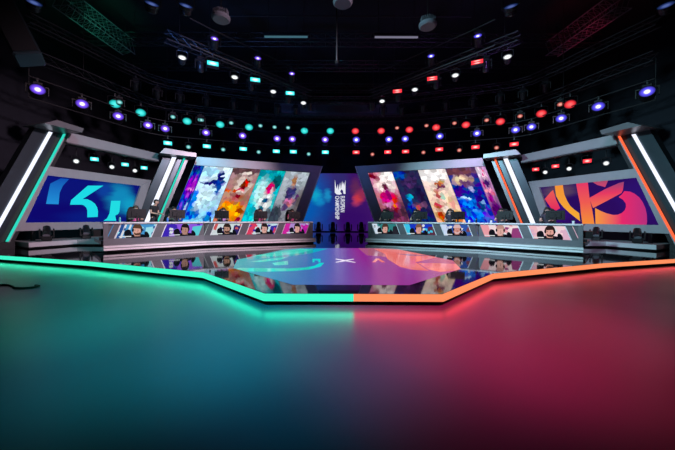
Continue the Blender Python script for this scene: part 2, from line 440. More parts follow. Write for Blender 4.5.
CAM = {
    -1: [  # from the inner end outwards; bg, bg accent, shirt/right colour, hair, skin
        ((.42, .25, .62), (.62, .02, .34), (.45, .01, .35), (.015, .01, .012), (.80, .42, .36)),
        ((.55, .72, .80), (.70, .05, .12), (.04, .03, .35), (.02, .012, .012), (.78, .42, .36)),
        ((.62, .70, .72), (.60, .10, .10), (.03, .02, .14), (.03, .018, .014), (.55, .30, .22)),
        ((.28, .10, .75), (.05, .02, .45), (.10, .62, .68), (.015, .01, .012), (.50, .27, .22)),
        ((.06, .30, .62), (.02, .08, .30), (.35, .75, .85), (.10, .05, .03), (.80, .42, .34))],
    1: [
        ((.03, .22, .22), (.62, .72, .85), (.02, .02, .03), (.07, .035, .025), (.75, .40, .34)),
        ((.01, .04, .55), (.05, .55, .80), (.10, .03, .06), (.22, .10, .06), (.80, .40, .33)),
        ((.03, .10, .42), (.60, .70, .92), (.20, .06, .09), (.75, .50, .50), (.72, .30, .24)),
        ((.90, .72, .75), (.85, .35, .40), (.30, .05, .20), (.55, .30, .26), (.85, .48, .42)),
        ((.92, .66, .70), (.88, .50, .55), (.75, .45, .60), (.03, .015, .015), (.85, .42, .36))]}
HAIRV = [0, 0, 1, 0, 1]
for s in (-1, 1):
    who = 'teal' if s < 0 else 'red'
    base = (*[c * (s if i == 0 else 1) for i, c in enumerate(D0[1])], .48)
    desk = empty('player_desk', base, f'long angled grey player desk with five front screens on the {who} side', 'desk', 'player desks')
    # box behind the screens, top plate, and front frame
    w = MB(s); q0, q1 = offset_line(DESK, .52), offset_line(DESK, .64)
    for q in (q0, q1): q[2] = (q[2][0] - .03, q[2][1] + .03)
    w.slab([q0[0], q0[1], q0[2], q1[2], q1[1], q1[0]], .484, 1.27); w.build('carcass', M['greydark'], desk, base)
    w = MB(s); q0, q1 = offset_line(DESK, .40), offset_line(DESK, 1.25)
    for q in (q0, q1): q[2] = (q[2][0] - .03, q[2][1] + .03)
    w.slab([q0[0], q0[1], q0[2], q1[2], q1[1], q1[0]], 1.27, 1.32); w.build('desk_top', M['alu'], desk, base)
    w = MB(s); e = .13
    for a0, a1 in ((0, LEN1 - .001), (LEN1 + .001, LEN1 + LEN2)):
        w.prism(deskP, [(a0, .484), (a1, .484), (a1, .70), (a0, .70)], -.06, .02)
        w.prism(deskP, [(a0, 1.235), (a1, 1.235), (a1, 1.27), (a0, 1.27)], -.06, .02)
    w.prism(deskP, [(0, .70), (.14, .70), (.14, 1.235), (0, 1.235)], -.06, .02)
    w.prism(deskP, [(LEN1 + LEN2 - .14, .70), (LEN1 + LEN2, .70), (LEN1 + LEN2, 1.235), (LEN1 + LEN2 - .14, 1.235)], -.06, .02)
    w.build('front_frame', M['deskm'], desk, base)
    for k, (a0, a1) in enumerate(MODS):
        lo, hi = a0 + (.14 if k == 0 else .02), a1 - (.14 if k == 4 else .02)
        if k == 3: lo = a0 + .03
        if k == 2: hi = a1 - .03
        H = 1.235 - .70; sl = .42                     # slant: lower edge lies further out
        full = [(lo, .70), (hi, .70), (hi, 1.235), (lo, 1.235)]
        bg, acc, rt, hair, skin = CAM[s][k]
        mats = [M['greydark'], emis('screen ground', bg, .95), emis('screen accent', acc, .95), emis('screen side', rt, .95),
                emis('screen dark', (.006, .007, .012), 1), emis('screen hair', hair, .9), emis('screen skin', skin, .85), emis('screen white', (.75, .78, .82), .9), emis('screen shade', tuple(c * .5 for c in skin), .85), emis('screen mouth', (.35, .06, .07), .8)]
        w = MB(s)
        w.prism(deskP, full, -.05, -.03, 0)           # backing plate with slanting ends
        def put(pts, mi, lay):
            lo2, hi2 = lo + .10, hi - .10
            win = [(lo2 + .12, .705), (hi2 + .14, .705), (hi2 - .06, 1.23), (lo2 - .08, 1.23)]
            for p in clip_poly(pts, win): w.face([deskP(a, z, -.029 + .0012 * lay) for a, z in p], mi)
        # picture axes: u 0..1 left to right for the viewer
        def U(u, v):
            a = (hi - (hi - lo) * u) if s < 0 else (lo + (hi - lo) * u)
            return (a, .70 + v * H)
        j = random.Random(k * 7 + s + 3)
        put([U(-.2, -.1), U(1.2, -.1), U(1.2, 1.1), U(-.2, 1.1)], 1, 1)
        put([U(.02, 0), U(.22, 0), U(.34, 1), U(.14, 1)] if s < 0 else [U(.10, 0), U(.30, 0), U(.2, 1), U(0.0, 1)], 2, 2)
        put([U(.70, 0), U(1.1, 0), U(1.1, .9), U(.74, .75)], 3, 2)
        if s < 0 and k == 4:
            for q in (.10, .21, .31): put([U(q, 0), U(q + .045, 0), U(q + .15, 1), U(q + .11, 1)], 7, 3)
        for q in range(12): put([U(qu + du, qv + dv) for qu, qv in [(j.uniform(.05, .9), j.uniform(.1, .95))] for du, dv in ((0, 0), (j.uniform(.04, .1), -.04), (j.uniform(.05, .12), .14), (.02, .2))], j.choice((2, 7, 3, 3, 2)), 3)
        f = .56 if s < 0 else .48                      # face centre
        put(smooth_closed([U(f - .24, .0), U(f - .27, .4), U(f - .22, .62), U(f - .13, .62), U(f - .1, .0)], 2), 4, 4)     # chair wing
        put(smooth_closed([U(f + .15, .0), U(f + .14, .45), U(f + .21, .45), U(f + .27, .0)], 2), 4, 4)
        put(smooth_closed([U(f - .26, -.1), U(f - .2, .2), U(f, .3), U(f + .2, .2), U(f + .27, -.1)], 2), 4, 5)                 # shoulders
        put([U(f - .06, .1), U(f + .06, .1), U(f + .06, .4), U(f - .06, .4)], 8, 6)
        cx, cz = U(f, .55); put(ellipse((cx, cz + .03), .175, .235), 5, 7)                                                       # hair
        put(ellipse((cx - s * .02, cz - .03), .14, .20), 6, 8)                                                                 # face
        put([(cx - .135, cz + .06), (cx + .14, cz + .09), (cx + .1, cz + .19), (cx - .1, cz + .19)], 5, 9)                       # fringe
        for q in (-.05, .05): put(ellipse((cx + q - s * .03, cz + .01), .022, .012, 8), 5, 9)                                    # eyes
        put([(cx - .008 + s * .015, cz + .01), (cx + .018 + s * .015, cz - .06), (cx - .018 + s * .015, cz - .06)], 8, 9)        # nose
        put(ellipse((cx + s * .015, cz - .105), .04, .012, 8), 9, 9)
        if HAIRV[k]: put(smooth_closed([(cx - .11, cz - .06), (cx - .09, cz - .2), (cx + .1, cz - .2), (cx + .12, cz - .06), (cx + .06, cz - .12), (cx - .05, cz - .12)], 2), 5, 9)
        put(ellipse((cx - .15, cz + .01), .035, .07, 12), 4, 10); put(ellipse((cx + .15, cz + .01), .035, .07, 12), 4, 10)       # headset cups
        put([U(f - .36, .08), U(f - .12, .08), U(f - .12, .15), U(f - .36, .15)], 7, 10)                                         # name bar
        w.build('front_screen', mats, desk, base)
        # slanting divider with bright edges at the outer end of every module but the last
        def bar(a, mi_name, wd, n0, n1, nm):
            b = MB(s); b.prism(deskP, [(a + .10, .70), (a + wd + .10, .70), (a + wd - .10, 1.235), (a - .10, 1.235)], n0, n1); b.build(nm, M[mi_name], desk, base)
        if k < 4 and k != 2:
            bar(a1 - .17, 'greydark', .34, -.028, .0, 'divider'); 
            bar(a1 - .20, 'alu', .035, -.028, .006, 'divider_trim'); bar(a1 + .165, 'alu', .035, -.028, .006, 'divider_trim')
        elif k == 2:
            bar(a1 - .34, 'greydark', .24, -.028, .0, 'divider'); bar(a1 - .37, 'alu', .035, -.028, .006, 'divider_trim')
        else:
            bar(a1 - .42, 'greydark', .2, -.028, 0, 'divider'); bar(a1 - .45, 'alu', .035, -.028, .006, 'divider_trim')
        if k == 4:
            for n_, z_, q_ in ((.24, .93, .13), (.10, .70, .055)):
                w = MB(s); w.prism(deskP, [(hi + .145, z_ - q_), (hi + .145 + 2 * q_, z_ - q_), (hi + .145 + 2 * q_, z_ + q_), (hi + .145, z_ + q_)], -n_ - q_, -n_ + q_); w.build('junction_box', M['plastic'], desk, base)
        if k == 0:
            bar(.14, 'greydark', .12, -.028, 0, 'divider'); bar(.26, 'alu', .035, -.028, .006, 'divider_trim')

# ------------------------------------------------------------------ video walls
SL = .36
def wallP(a, z, n): return (2.20 + .9247 * a - .3807 * n, 22.8 - .3807 * a - .9247 * n, z)
def wl(a, z): return (a + SL * (4.96 - z), z)
TILE = 1.838
V = lambda *c: srgb(*c)
PIC = {
 -1: [  # from the inner end outwards
  ('pale grey and plum', V(176, 186, 194), V(120, 118, 128), [(.98, .3, .25, .5, V(96, 88, 92), .5), (.12, .2, .35, .22, V(58, 66, 78), .4), (.55, .62, .22, .17, V(70, 62, 110), .5), (.36, .58, .07, .18, V(62, 54, 96), .4), (.80, .55, .06, .14, V(96, 62, 112), .4), (.52, .80, .08, .09, V(206, 160, 130), .4), (.47, .86, .12, .06, V(150, 112, 84), .4), (.55, .47, .24, .06, V(190, 120, 150), .5), (.5, .38, .16, .07, V(90, 70, 110), .4), (.62, .42, .12, .05, V(210, 130, 140), .5)]),
  ('teal with hot pink', V(40, 170, 180), V(120, 220, 225), [(.25, .9, .5, .12, V(18, 150, 165), .5), (.30, .62, .25, .3, V(190, 235, 235), .6), (.62, .42, .28, .25, V(236, 240, 240), .5), (.80, .80, .22, .16, V(12, 82, 92), .4), (.62, .68, .16, .11, V(222, 24, 96), .3), (.72, .64, .06, .04, V(250, 220, 220), .3), (.60, .48, .13, .06, V(30, 70, 110), .4), (.55, .34, .10, .08, V(40, 96, 130), .4), (.15, .22, .22, .25, V(24, 196, 214), .6), (.36, .5, .05, .03, V(50, 70, 84), .4), (.9, .2, .22, .18, V(86, 96, 106), .5)]),
  ('orange and umber', V(150, 126, 130), V(205, 140, 110), [(.45, .96, .8, .07, V(96, 70, 76), .5), (.60, .92, .35, .025, V(226, 214, 206), .5), (.60, .72, .30, .15, V(226, 214, 206), .3), (.66, .74, .17, .1, V(120, 52, 38), .3), (.68, .75, .06, .05, V(214, 90, 60), .4), (.30, .63, .45, .02, V(214, 50, 40), .3), (.55, .52, .22, .05, V(140, 60, 54), .5), (.30, .34, .30, .14, V(250, 150, 60), .6), (.62, .28, .30, .16, V(255, 176, 62), .6), (.45, .36, .12, .07, V(255, 214, 110), .5), (.84, .30, .14, .04, V(150, 40, 26), .4), (.84, .18, .08, .06, V(160, 50, 30), .4)]),
  ('ice white and navy', V(226, 242, 252), V(150, 214, 250), [(.22, .92, .4, .1, V(178, 226, 250), .5), (.40, .48, .36, .2, V(214, 240, 252), .6), (.70, .86, .14, .08, V(38, 40, 120), .3), (.62, .76, .34, .035, V(52, 52, 120), .3), (.30, .74, .32, .03, V(44, 50, 124), .3), (.72, .72, .16, .08, V(54, 60, 170), .4), (.76, .62, .08, .07, V(60, 80, 180), .4), (.74, .87, .05, .03, V(220, 230, 250), .3), (.08, .45, .12, .2, V(40, 130, 230), .6), (.18, .22, .3, .1, V(30, 110, 220), .6), (.78, .2, .2, .1, V(40, 100, 210), .6), (.55, .38, .2, .1, V(190, 232, 250), .6)]),
  ('royal blue with a violet oval', V(26, 60, 168), V(40, 70, 190), [(.30, .94, .5, .06, V(30, 40, 120), .5), (.66, .88, .08, .05, V(24, 120, 160), .4), (.52, .70, .52, .17, V(150, 66, 196), .25), (.62, .78, .2, .08, V(196, 104, 216), .5), (.70, .66, .14, .08, V(188, 92, 206), .5), (.46, .78, .05, .12, V(70, 60, 170), .4), (.55, .62, .40, .02, V(236, 150, 224), .4), (.55, .60, .22, .012, V(60, 26, 100), .3), (.50, .52, .22, .05, V(206, 110, 226), .5), (.28, .36, .13, .05, V(158, 120, 230), .4), (.78, .33, .14, .07, V(190, 214, 250), .4), (.55, .45, .2, .05, V(60, 40, 190), .4)])],
 1: [
  ('white over crimson pink', V(214, 150, 170), V(120, 50, 76), [(.75, .92, .4, .12, V(250, 244, 242), .4), (.55, .75, .5, .14, V(248, 228, 226), .5), (.12, .93, .26, .07, V(130, 30, 56), .4), (.52, .74, .09, .08, V(96, 46, 66), .3), (.40, .55, .26, .13, V(206, 60, 120), .5), (.56, .6, .12, .12, V(150, 50, 110), .4), (.72, .50, .14, .14, V(226, 80, 110), .5), (.30, .62, .10, .06, V(190, 70, 130), .4), (.5, .42, .3, .05, V(214, 150, 190), .5), (.62, .36, .12, .1, V(236, 96, 80), .5), (.4, .26, .5, .12, V(74, 34, 60), .5), (.9, .3, .15, .2, V(70, 44, 64), .5)]),
  ('midnight blue', V(44, 42, 74), V(36, 40, 84), [(.15, .93, .32, .07, V(34, 90, 190), .4), (.55, .80, .30, .10, V(62, 46, 84), .5), (.45, .74, .12, .06, V(90, 60, 110), .5), (.35, .55, .14, .05, V(60, 190, 230), .5), (.32, .5, .08, .07, V(40, 120, 220), .5), (.30, .36, .25, .08, V(40, 70, 170), .6), (.62, .40, .34, .05, V(116, 78, 106), .5), (.5, .36, .08, .03, V(196, 110, 100), .5), (.75, .6, .16, .15, V(34, 28, 60), .5), (.5, .2, .5, .1, V(40, 44, 110), .6)]),
  ('white and tan', V(238, 226, 222), V(236, 186, 150), [(.4, .9, .6, .12, V(250, 246, 246), .4), (.62, .80, .14, .06, V(206, 170, 110), .4), (.60, .71, .32, .03, V(120, 66, 92), .3), (.58, .76, .20, .03, V(190, 120, 90), .4), (.42, .58, .12, .10, V(196, 120, 110), .4), (.66, .56, .22, .12, V(250, 226, 206), .5), (.52, .55, .08, .05, V(190, 224, 206), .5), (.28, .40, .14, .08, V(190, 96, 90), .4), (.78, .44, .14, .12, V(250, 200, 176), .5), (.55, .3, .22, .1, V(252, 236, 226), .5), (.70, .22, .28, .10, V(250, 170, 50), .5), (.25, .22, .2, .08, V(206, 90, 40), .5)]),
  ('cobalt with a cream swirl', V(66, 54, 110), V(40, 70, 210), [(.4, .94, .7, .08, V(112, 72, 84), .5), (.45, .80, .40, .09, V(206, 172, 150), .4), (.52, .76, .26, .05, V(104, 70, 110), .4), (.36, .82, .16, .03, V(250, 230, 200), .4), (.60, .66, .1, .06, V(206, 196, 236), .4), (.15, .62, .12, .12, V(60, 40, 120), .5), (.3, .42, .3, .13, V(56, 116, 246), .6), (.36, .5, .35, .02, V(196, 220, 254), .5), (.5, .3, .4, .03, V(120, 170, 252), .5), (.76, .42, .16, .16, V(38, 52, 140), .4), (.82, .40, .03, .14, V(150, 170, 236), .4), (.4, .22, .5, .06, V(70, 120, 250), .5), (.8, .2, .25, .07, V(120, 110, 220), .6)]),
  ('magenta and plum', V(206, 160, 200), V(92, 20, 110), [(.2, .92, .3, .1, V(232, 216, 232), .4), (.62, .93, .12, .05, V(220, 60, 130), .3), (.55, .85, .26, .09, V(240, 200, 222), .4), (.50, .87, .07, .03, V(206, 50, 120), .3), (.20, .72, .14, .06, V(196, 50, 110), .4), (.55, .74, .34, .06, V(72, 46, 106), .4), (.45, .62, .45, .03, V(246, 170, 190), .4), (.70, .58, .22, .04, V(226, 130, 160), .5), (.35, .50, .3, .08, V(150, 50, 130), .5), (.5, .3, .6, .17, V(84, 12, 104), .6), (.62, .42, .07, .03, V(230, 60, 200), .5), (.25, .25, .12, .05, V(130, 40, 160), .5)])]}
for s in (-1, 1):
    who = 'teal' if s < 0 else 'red'
    base = (s * wallP(4, 0, 0)[0], wallP(4, 0, 0)[1], .22)
    vw = empty('led_display', base, f'grey slanting video wall of five LED pictures behind the desk on the {who} side', 'video wall', 'side video walls')
    w = MB(s)
    zt, zb = 5.52, .60
    aL, aR = -.75, 8.0
    w.prism(wallP, [wl(aL, zb), wl(aR, zb), wl(aR, 4.97), wl(aL, 4.97)], -.42, -.05)
    w.build('backing', M['greydark'], vw, base)
    w = MB(s)
    w.prism(wallP, [wl(aL, 4.97), wl(aR, 4.97), (aR - .2, zt), (aL - .2, zt)], -.42, .06)
    w.build('header', M['grey'], vw, base)
    w = MB(s); w.prism(wallP, [wl(aL, zb), wl(-.02, zb), wl(-.02, 4.97), wl(aL, 4.97)], -.05, .03); w.build('end_panel', M['grey'], vw, base)
    w = MB(s); w.prism(wallP, [wl(aL - .06, zb), wl(aL, zb), wl(aL, zt), wl(aL - .06, zt)], -.42, .08); w.build('edge_trim', M['alu'], vw, base)
    w = MB(s); w.prism(wallP, [wl(aL, .22), wl(aR, .22), wl(aR, zb), wl(aL, zb)], -.42, -.1); w.build('plinth', M['black'], vw, base)
    for k in range(5):
        a0, a1 = TILE * k + .012, TILE * (k + 1) - .012
        if k == 4: a1 = 7.97
        nm, b1_, b2_, bl = PIC[s][k]
        w = MB(s); z0, z1 = .75, 4.95
        w.prism(wallP, [wl(a0, z0), wl(a1, z0), wl(a1, z1), wl(a0, z1)], -.049, -.002, 1)
        u0, u1 = (1, 0) if s < 0 else (0, 1)
        w.face([wallP(*wl(a0, z0), .0), wallP(*wl(a1, z0), .0), wallP(*wl(a1, z1), .0), wallP(*wl(a0, z1), .0)], 0, [(u0, 0), (u1, 0), (u1, 1), (u0, 1)])
        o = w.build('led_screen', [blob_screen('led picture ' + nm, b1_, bl, 1.08, .035, 6, b2_, .38), M['black']], vw, base)
        o['label'] = f'LED picture in {nm}'

# centre LED wall
cw = empty('centre_led_display', (0, 28.3, .22), 'blue to purple LED wall with white vertical lettering between the two desks', 'led wall')
cb = blob_screen('centre led picture', V(66, 22, 112), [(-.02, .6, .55, .8, V(10, 84, 176), .6), (.42, .3, .12, .6, V(28, 58, 150), .7), (.1, .5, .3, .6, V(8, 96, 190), .6), (.52, .85, .1, .4, V(54, 46, 120), .8), (.40, .62, .04, .12, V(30, 150, 210), .7), (.62, .2, .2, .25, V(58, 14, 110), .7), (.67, .75, .06, .2, V(104, 44, 96), .8), (.262, .67, .07, .13, V(18, 140, 200), .95), (.295, .60, .06, .13, V(20, 180, 220), .95), (.33, .52, .045, .10, V(20, 150, 215), .95), (.67, .52, .04, .10, V(190, 60, 110), .95), (.70, .58, .055, .11, V(228, 64, 74), .95), (.74, .65, .06, .11, V(160, 50, 90), .95)], .8, .02, 9)
w = MB(); w.box((0, 28.5, 3.0), (10, .36, 5.56)); w.build('cabinet', M['black'], cw, (0, 28.3, .22))
w = MB()
w.face([(-4.95, 28.31, .3), (4.95, 28.31, .3), (4.95, 28.31, 5.74), (-4.95, 28.31, 5.74)], 0, [(0, 0), (1, 0), (1, 1), (0, 1)])
def cpx(x, y): return ((x - 334.3) * 28.3 / 300 - .33, 1.5 + (218.3 - y) * 28.3 / 300)
mw, mt_, mr_ = 1, 2, 3
def onwall(pts, mi, lay): 
    for p in clip_poly(pts, [(-4.95, .3), (4.95, .3), (4.95, 5.74), (-4.95, 5.74)]): w.face([(a, 28.31 - .004 * lay, z) for a, z in p], mi)
crest = [(97, 45), (107, 110), (117, 140), (127, 88), (134, 150), (150, 75), (158, 140), (170, 60), (178, 100), (188, 70), (194, 112), (203, 45), (203, 190), (184, 186), (178, 155), (163, 142), (150, 165), (168, 190), (140, 197), (112, 192), (97, 175)]
onwall([cpx(325 + a / 10, 175 + b / 10) for a, b in crest], 1, 2)
w.build('picture', [cb, emis('wall white', (.9, .92, 1), .9)], cw, (0, 28.3, .22))
def text_mesh(txt, length, height):
    cu = bpy.data.curves.new('lettering', 'FONT'); cu.body = txt; cu.align_x = 'LEFT'; cu.size = 1; cu.offset = .022
    t = bpy.data.objects.new('lettering', cu); COL.objects.link(t)
    bpy.context.view_layer.update()
    me = bpy.data.meshes.new_from_object(t.evaluated_get(bpy.context.evaluated_depsgraph_get()))
    bpy.data.objects.remove(t)
    xs = [v.co.x for v in me.vertices]; ys = [v.co.y for v in me.vertices]
    x0, x1, y0, y1 = min(xs), max(xs), min(ys), max(ys)
    for v in me.vertices: v.co = ((v.co.x - x0) / (x1 - x0) * length, (v.co.y - y0) / (y1 - y0) * height, 0)
    return me
for txt, (xa, ya, xb, yb) in (('CHAMPIONSHIP', (335.1, 196, 339.3, 219.2)), ('EUROPEAN', (340.4, 196, 344.7, 212))):
    (X0, Z0), (X1, Z1) = cpx(xa, ya), cpx(xb, yb)
    me = text_mesh(txt, Z0 - Z1, X1 - X0)
    o = bpy.data.objects.new('lettering', me); COL.objects.link(o); o.parent = cw
    me.materials.append(emis('wall letters', (.88, .9, 1), .85))
    # reads downwards: text x axis -> -z, text y axis -> +x
    o.matrix_local = Matrix(((0, 1, 0, X0), (0, 0, -1, -.005), (-1, 0, 0, Z0 - .22), (0, 0, 0, 1)))

# ------------------------------------------------------------------ team bays: logo screens, headers, light pillars
def bayP(t, z, n): return (13.3 - .311 * t - .95 * n, 12.6 + .95 * t - .311 * n, z)
def bl(t, z): return (t + .405 * (z - .48), z)                            # t of a slanting edge, given at platform level
def pilP(a, z, n): return (10.35 - .8 * a - .6 * n, 18.7 + .6 * a - .8 * n, z)
def pl(a, z): return (a + SL * (z - 5.1), z)
sk_bg = blob_screen('blue team picture', V(14, 22, 130), [(.78, .62, .16, .45, V(20, 150, 205), .7), (.9, .4, .1, .3, V(20, 170, 215), .6), (.62, .8, .1, .2, V(16, 70, 170), .7), (.2, .2, .4, .3, V(16, 10, 120), .7), (.5, .1, .3, .2, V(12, 30, 140), .7)], .8, .03, 4)
kc_bg = blob_screen('purple team picture', V(48, 14, 104), [(.2, .85, .2, .2, V(96, 70, 104), .6), (.15, .3, .2, .3, V(60, 16, 130), .6), (.9, .6, .2, .5, V(50, 20, 120), .6)], .8, .03, 4)
SK = [
    ('sk_tail', [(.884, 3.01), (1.28, 3.293), (1.62, 3.31), (1.36, 2.95), (1.239, 2.621), (1.199, 2.095), (.731, 2.092), (.807, 2.586)], ramp_emis('sk blue', [(0, V(36, 150, 226)), (1, V(20, 84, 186))], 1, .9)),
    ('sk_main', [(2.423, 3.079), (3.169, 3.157), (2.19, 2.394), (2.4, 2.40), (2.58, 2.33), (2.763, 2.19), (2.87, 2.0), (2.905, 1.8), (2.892, 1.525), (2.405, 1.502), (2.405, 1.841), (2.36, 1.98), (2.25, 2.09), (2.144, 2.12), (1.657, 2.097), (1.7, 2.315)], emis('sk cyan', V(30, 224, 236), .95)),
    ('sk_piece', [(3.563, 2.391), (4.069, 2.42), (4.011, 1.826), (3.95, 1.70), (3.784, 1.6), (3.841, 1.317), (3.169, 1.322), (3.36, 1.46), (3.48, 1.72)], emis('sk aqua', V(34, 226, 232), .95))]
kg = lambda n, st, r=0: ramp_emis(n, st, 1, .9, r)
KCM = [kg('kc arc', [(0, V(255, 180, 56)), (1, V(255, 150, 60))]), kg('kc bar', [(0, V(255, 150, 56)), (.5, V(250, 96, 86)), (1, V(238, 52, 110))]),
       kg('kc arm', [(0, V(255, 120, 80)), (.6, V(240, 60, 104)), (1, V(150, 70, 120))]), ramp_emis('kc bowl', [(0, V(255, 160, 64)), (.55, V(240, 44, 112)), (1, V(190, 50, 130))], 0, .9),
       kg('kc blob', [(0, V(236, 40, 100)), (1, V(244, 96, 90))]), kg('kc top', [(0, V(214, 70, 120)), (1, V(170, 80, 110))])]
KC = [
    ([(4.947, 2.659), (4.6, 3.05), (4.467, 3.136), (4.3, 2.6), (4.08, 2.1), (4.3, 1.98), (4.584, 2.129)], 4),
    ([(4.408, 3.6), (3.956, 3.6), (3.92, 3.2), (3.86, 2.85), (3.72, 2.5), (3.55, 2.2), (3.32, 1.98), (3.118, 1.823), (3.068, 1.40), (3.33, 1.62), (3.579, 1.83), (3.9, 2.15), (4.123, 2.445), (4.30, 2.8)], 0),
    ([(3.289, 3.5), (2.728, 3.5), (2.634, 2.571), (2.512, 1.964), (2.402, 1.2), (2.95, 1.2), (3.03, 1.8), (3.068, 2.288), (3.17, 2.8)], 1),
    ([(2.652, 2.572), (1.959, 2.962), (1.419, 3.191), (1.222, 3.234), (1.261, 2.852), (1.316, 2.718), (1.874, 2.398), (2.476, 2.062)], 2),
    ([(1.419, 2.54), (1.3, 2.652), (1.206, 2.80), (1.0, 2.76), (.842, 2.66), (.67, 2.48), (.552, 2.264), (.46, 2.0), (.412, 1.737), (.40, 1.4), (.447, 1.1), (2.357, 1.1), (2.384, 2.059), (2.133, 1.905), (1.9, 1.79), (1.622, 1.71), (1.45, 1.72), (1.3, 1.795), (1.19, 1.92), (1.144, 2.066), (1.15, 2.22), (1.25, 2.40)], 3),
    ([(2.681, 3.5), (1.789, 3.5), (1.959, 3.058), (2.3, 3.2)], 5)]
for s in (-1, 1):
    who = 'teal' if s < 0 else 'red'
    base = (s * bayP(2.6, 0, 0)[0], bayP(2.6, 0, 0)[1], .48)
    # ---- logo screen
    ls = empty('logo_screen', base, 'blue team screen with cyan angular S and K shapes in a grey slanting frame' if s < 0 else 'purple team screen with orange and pink letter K crest in a grey slanting frame', 'screen')
    quad = [(.0, 1.27), (4.46, 1.27), (5.22, 3.36), (.76, 3.36)]
    outer = [(-.31, .92), (4.85, .92), (5.88, 3.77), (.84, 3.77)]
    w = MB(s)
    w.prism(bayP, [outer[0], outer[1], quad[1], quad[0]], -.3, .0); w.prism(bayP, [outer[1], outer[2], quad[2], quad[1]], -.3, .06)
    w.prism(bayP, [outer[2], outer[3], quad[3], quad[2]], -.3, .0); w.prism(bayP, [outer[3], outer[0], quad[0], quad[3]], -.3, .0)
    w.build('frame', M['grey'], ls, base)
    w = MB(s); uvq = lambda p: (((p[0] + 0) / 5.2) if s > 0 else (p[0] / 5.2), (p[1] - 1.27) / 2.1)
    if s < 0: uvf = lambda p: (p[0] / 5.2, (p[1] - 1.27) / 2.1)
    else: uvf = lambda p: (1 - p[0] / 5.2, (p[1] - 1.27) / 2.1)
    w.prism(bayP, quad, -.25, -.06, 1)
    w.face([bayP(*p, -.055) for p in quad], 0, [uvf(p) for p in quad])
    w.build('led_panel', [sk_bg if s < 0 else kc_bg, M['black']], ls, base)
    shapes = [(p, m) for _, p, m in SK] if s < 0 else [(p, KCM[i]) for p, i in KC]
    w = MB(s); ms = []
    for i, (p, m) in enumerate(shapes):
        ms.append(m); xs = [q[0] for q in p]; zs = [q[1] for q in p]
        for c in clip_poly(p, quad):
            w.face([bayP(*q, -.052 + .002 * i) for q in c], i, [(((max(xs) - q[0]) if s > 0 else (q[0] - min(xs))) / (max(xs) - min(xs)), (q[1] - min(zs)) / (max(zs) - min(zs))) for q in c])
    w.build('team_logo', ms, ls, base)
    for t in (.3, 2.4, 4.4):
        w = MB(s); w.prism(bayP, [(t, .483), (t + .12, .483), (t + .12, .95), (t, .95)], -.28, -.16); w.build('post', M['black'], ls, base)
    # ---- header beam over the bay
    hb = (s * bayP(4, 0, 0)[0], bayP(4, 0, 0)[1], 5.0)
    h = empty('bay_girder', hb, f'grey beam spanning from outer to inner light pillar over the {who} team bay', 'beam', 'beams over the team bays')
    w = MB(s); w.prism(bayP, [(1.42, 5.0), (6.4, 5.0), (6.55, 5.47), (1.55, 5.47)], -.35, .08); w.build('fascia', M['grey'], h, hb)
    w = MB(s); w.prism(bayP, [(1.5, 4.96), (6.3, 4.96), (6.3, 5.0), (1.5, 5.0)], -.30, .02); w.build('lower_rail', M['greydark'], h, hb)
    # ---- outer pillar
    pb = (s * bayP(-.9, 0, 0)[0], bayP(-.9, 0, 0)[1], .48)
    def pillar(nm, label, fn, sl, zb, zt, parts, cap, tubes, base):
        p = empty(nm, base, label, 'light pillar', 'leaning light pillars')
        for part, a0, a1, n0, n1, mt in parts:
            w = MB(s); w.prism(fn, [sl(a0, zb), sl(a1, zb), sl(a1, zt), sl(a0, zt)], n0, n1); w.build(part, M[mt], p, base)
        for part, a, wd, mt, z0, z1, n1 in tubes:
            w = MB(s); w.prism(fn, [sl(a, z0), sl(a + wd, z0), sl(a + wd, z1), sl(a, z1)], .0, n1); o = w.build(part, M[mt], p, base)
            o['label'] = {'tubewhite': 'white', 'tubeteal': 'teal', 'tubeorange': 'orange'}[mt] + ' light tube'
        w = MB(s); w.prism(fn, cap[0], cap[1], cap[2]); w.build('cap', M['greydark'], p, base)
        return p
    tcol = 'tubeteal' if s < 0 else 'tubeorange'
    tower = pillar('light_tower', f'leaning outer light pillar with white and {"teal" if s < 0 else "orange"} tubes at the stage corner', bayP, bl, .484, 5.36,
           [('outer_fin', -1.66, -1.16, -.45, -.02, 'fin'), ('core', -1.20, -.3, -.40, -.10, 'black'), ('middle_bar', -1.02, -.82, -.2, .0, 'fin'), ('inner_bar', -.56, -.50, -.45, .02, 'grey')],
           ([(.05, 5.36), (1.45, 5.36), (1.52, 5.56), (.5, 5.63)], -.4, 1.1),
           [('light_tube', -1.17, .12, 'tubewhite', .6, 5.30, .06), ('light_tube', -.64, .075, tcol, .52, 5.35, .06)], pb)
    w = MB(s); w.prism(bayP, [(-1.8, .222), (-.36, .222), (-.36, .484), (-1.8, .484)], -.5, .06); w.build('plinth', M['black'], tower, pb)
    # ---- inner pillar
    pb = (s * pilP(-1, 0, 0)[0], pilP(-1, 0, 0)[1], .48)
    pillar('light_tower', f'leaning inner light pillar with white and {"teal" if s < 0 else "orange"} tubes beside the video wall', pilP, pl, .484, 5.30,
           [('outer_fin', -.62, -.20, -.5, .0, 'fin'), ('core', -.25, .62, -.3, -.12, 'black'), ('middle_bar', .18, .42, -.3, -.02, 'fin'), ('inner_bar', .60, .78, -.25, .0, 'greydark')],
           ([(-.85, 5.30), (1.15, 5.30), (1.15, 5.55), (-.6, 5.62)], -.5, .75),
           [('light_tube', -.16, .24, 'tubewhite', .6, 5.26, .06), ('light_tube', .48, .10, tcol, .6, 5.26, .06)], pb)

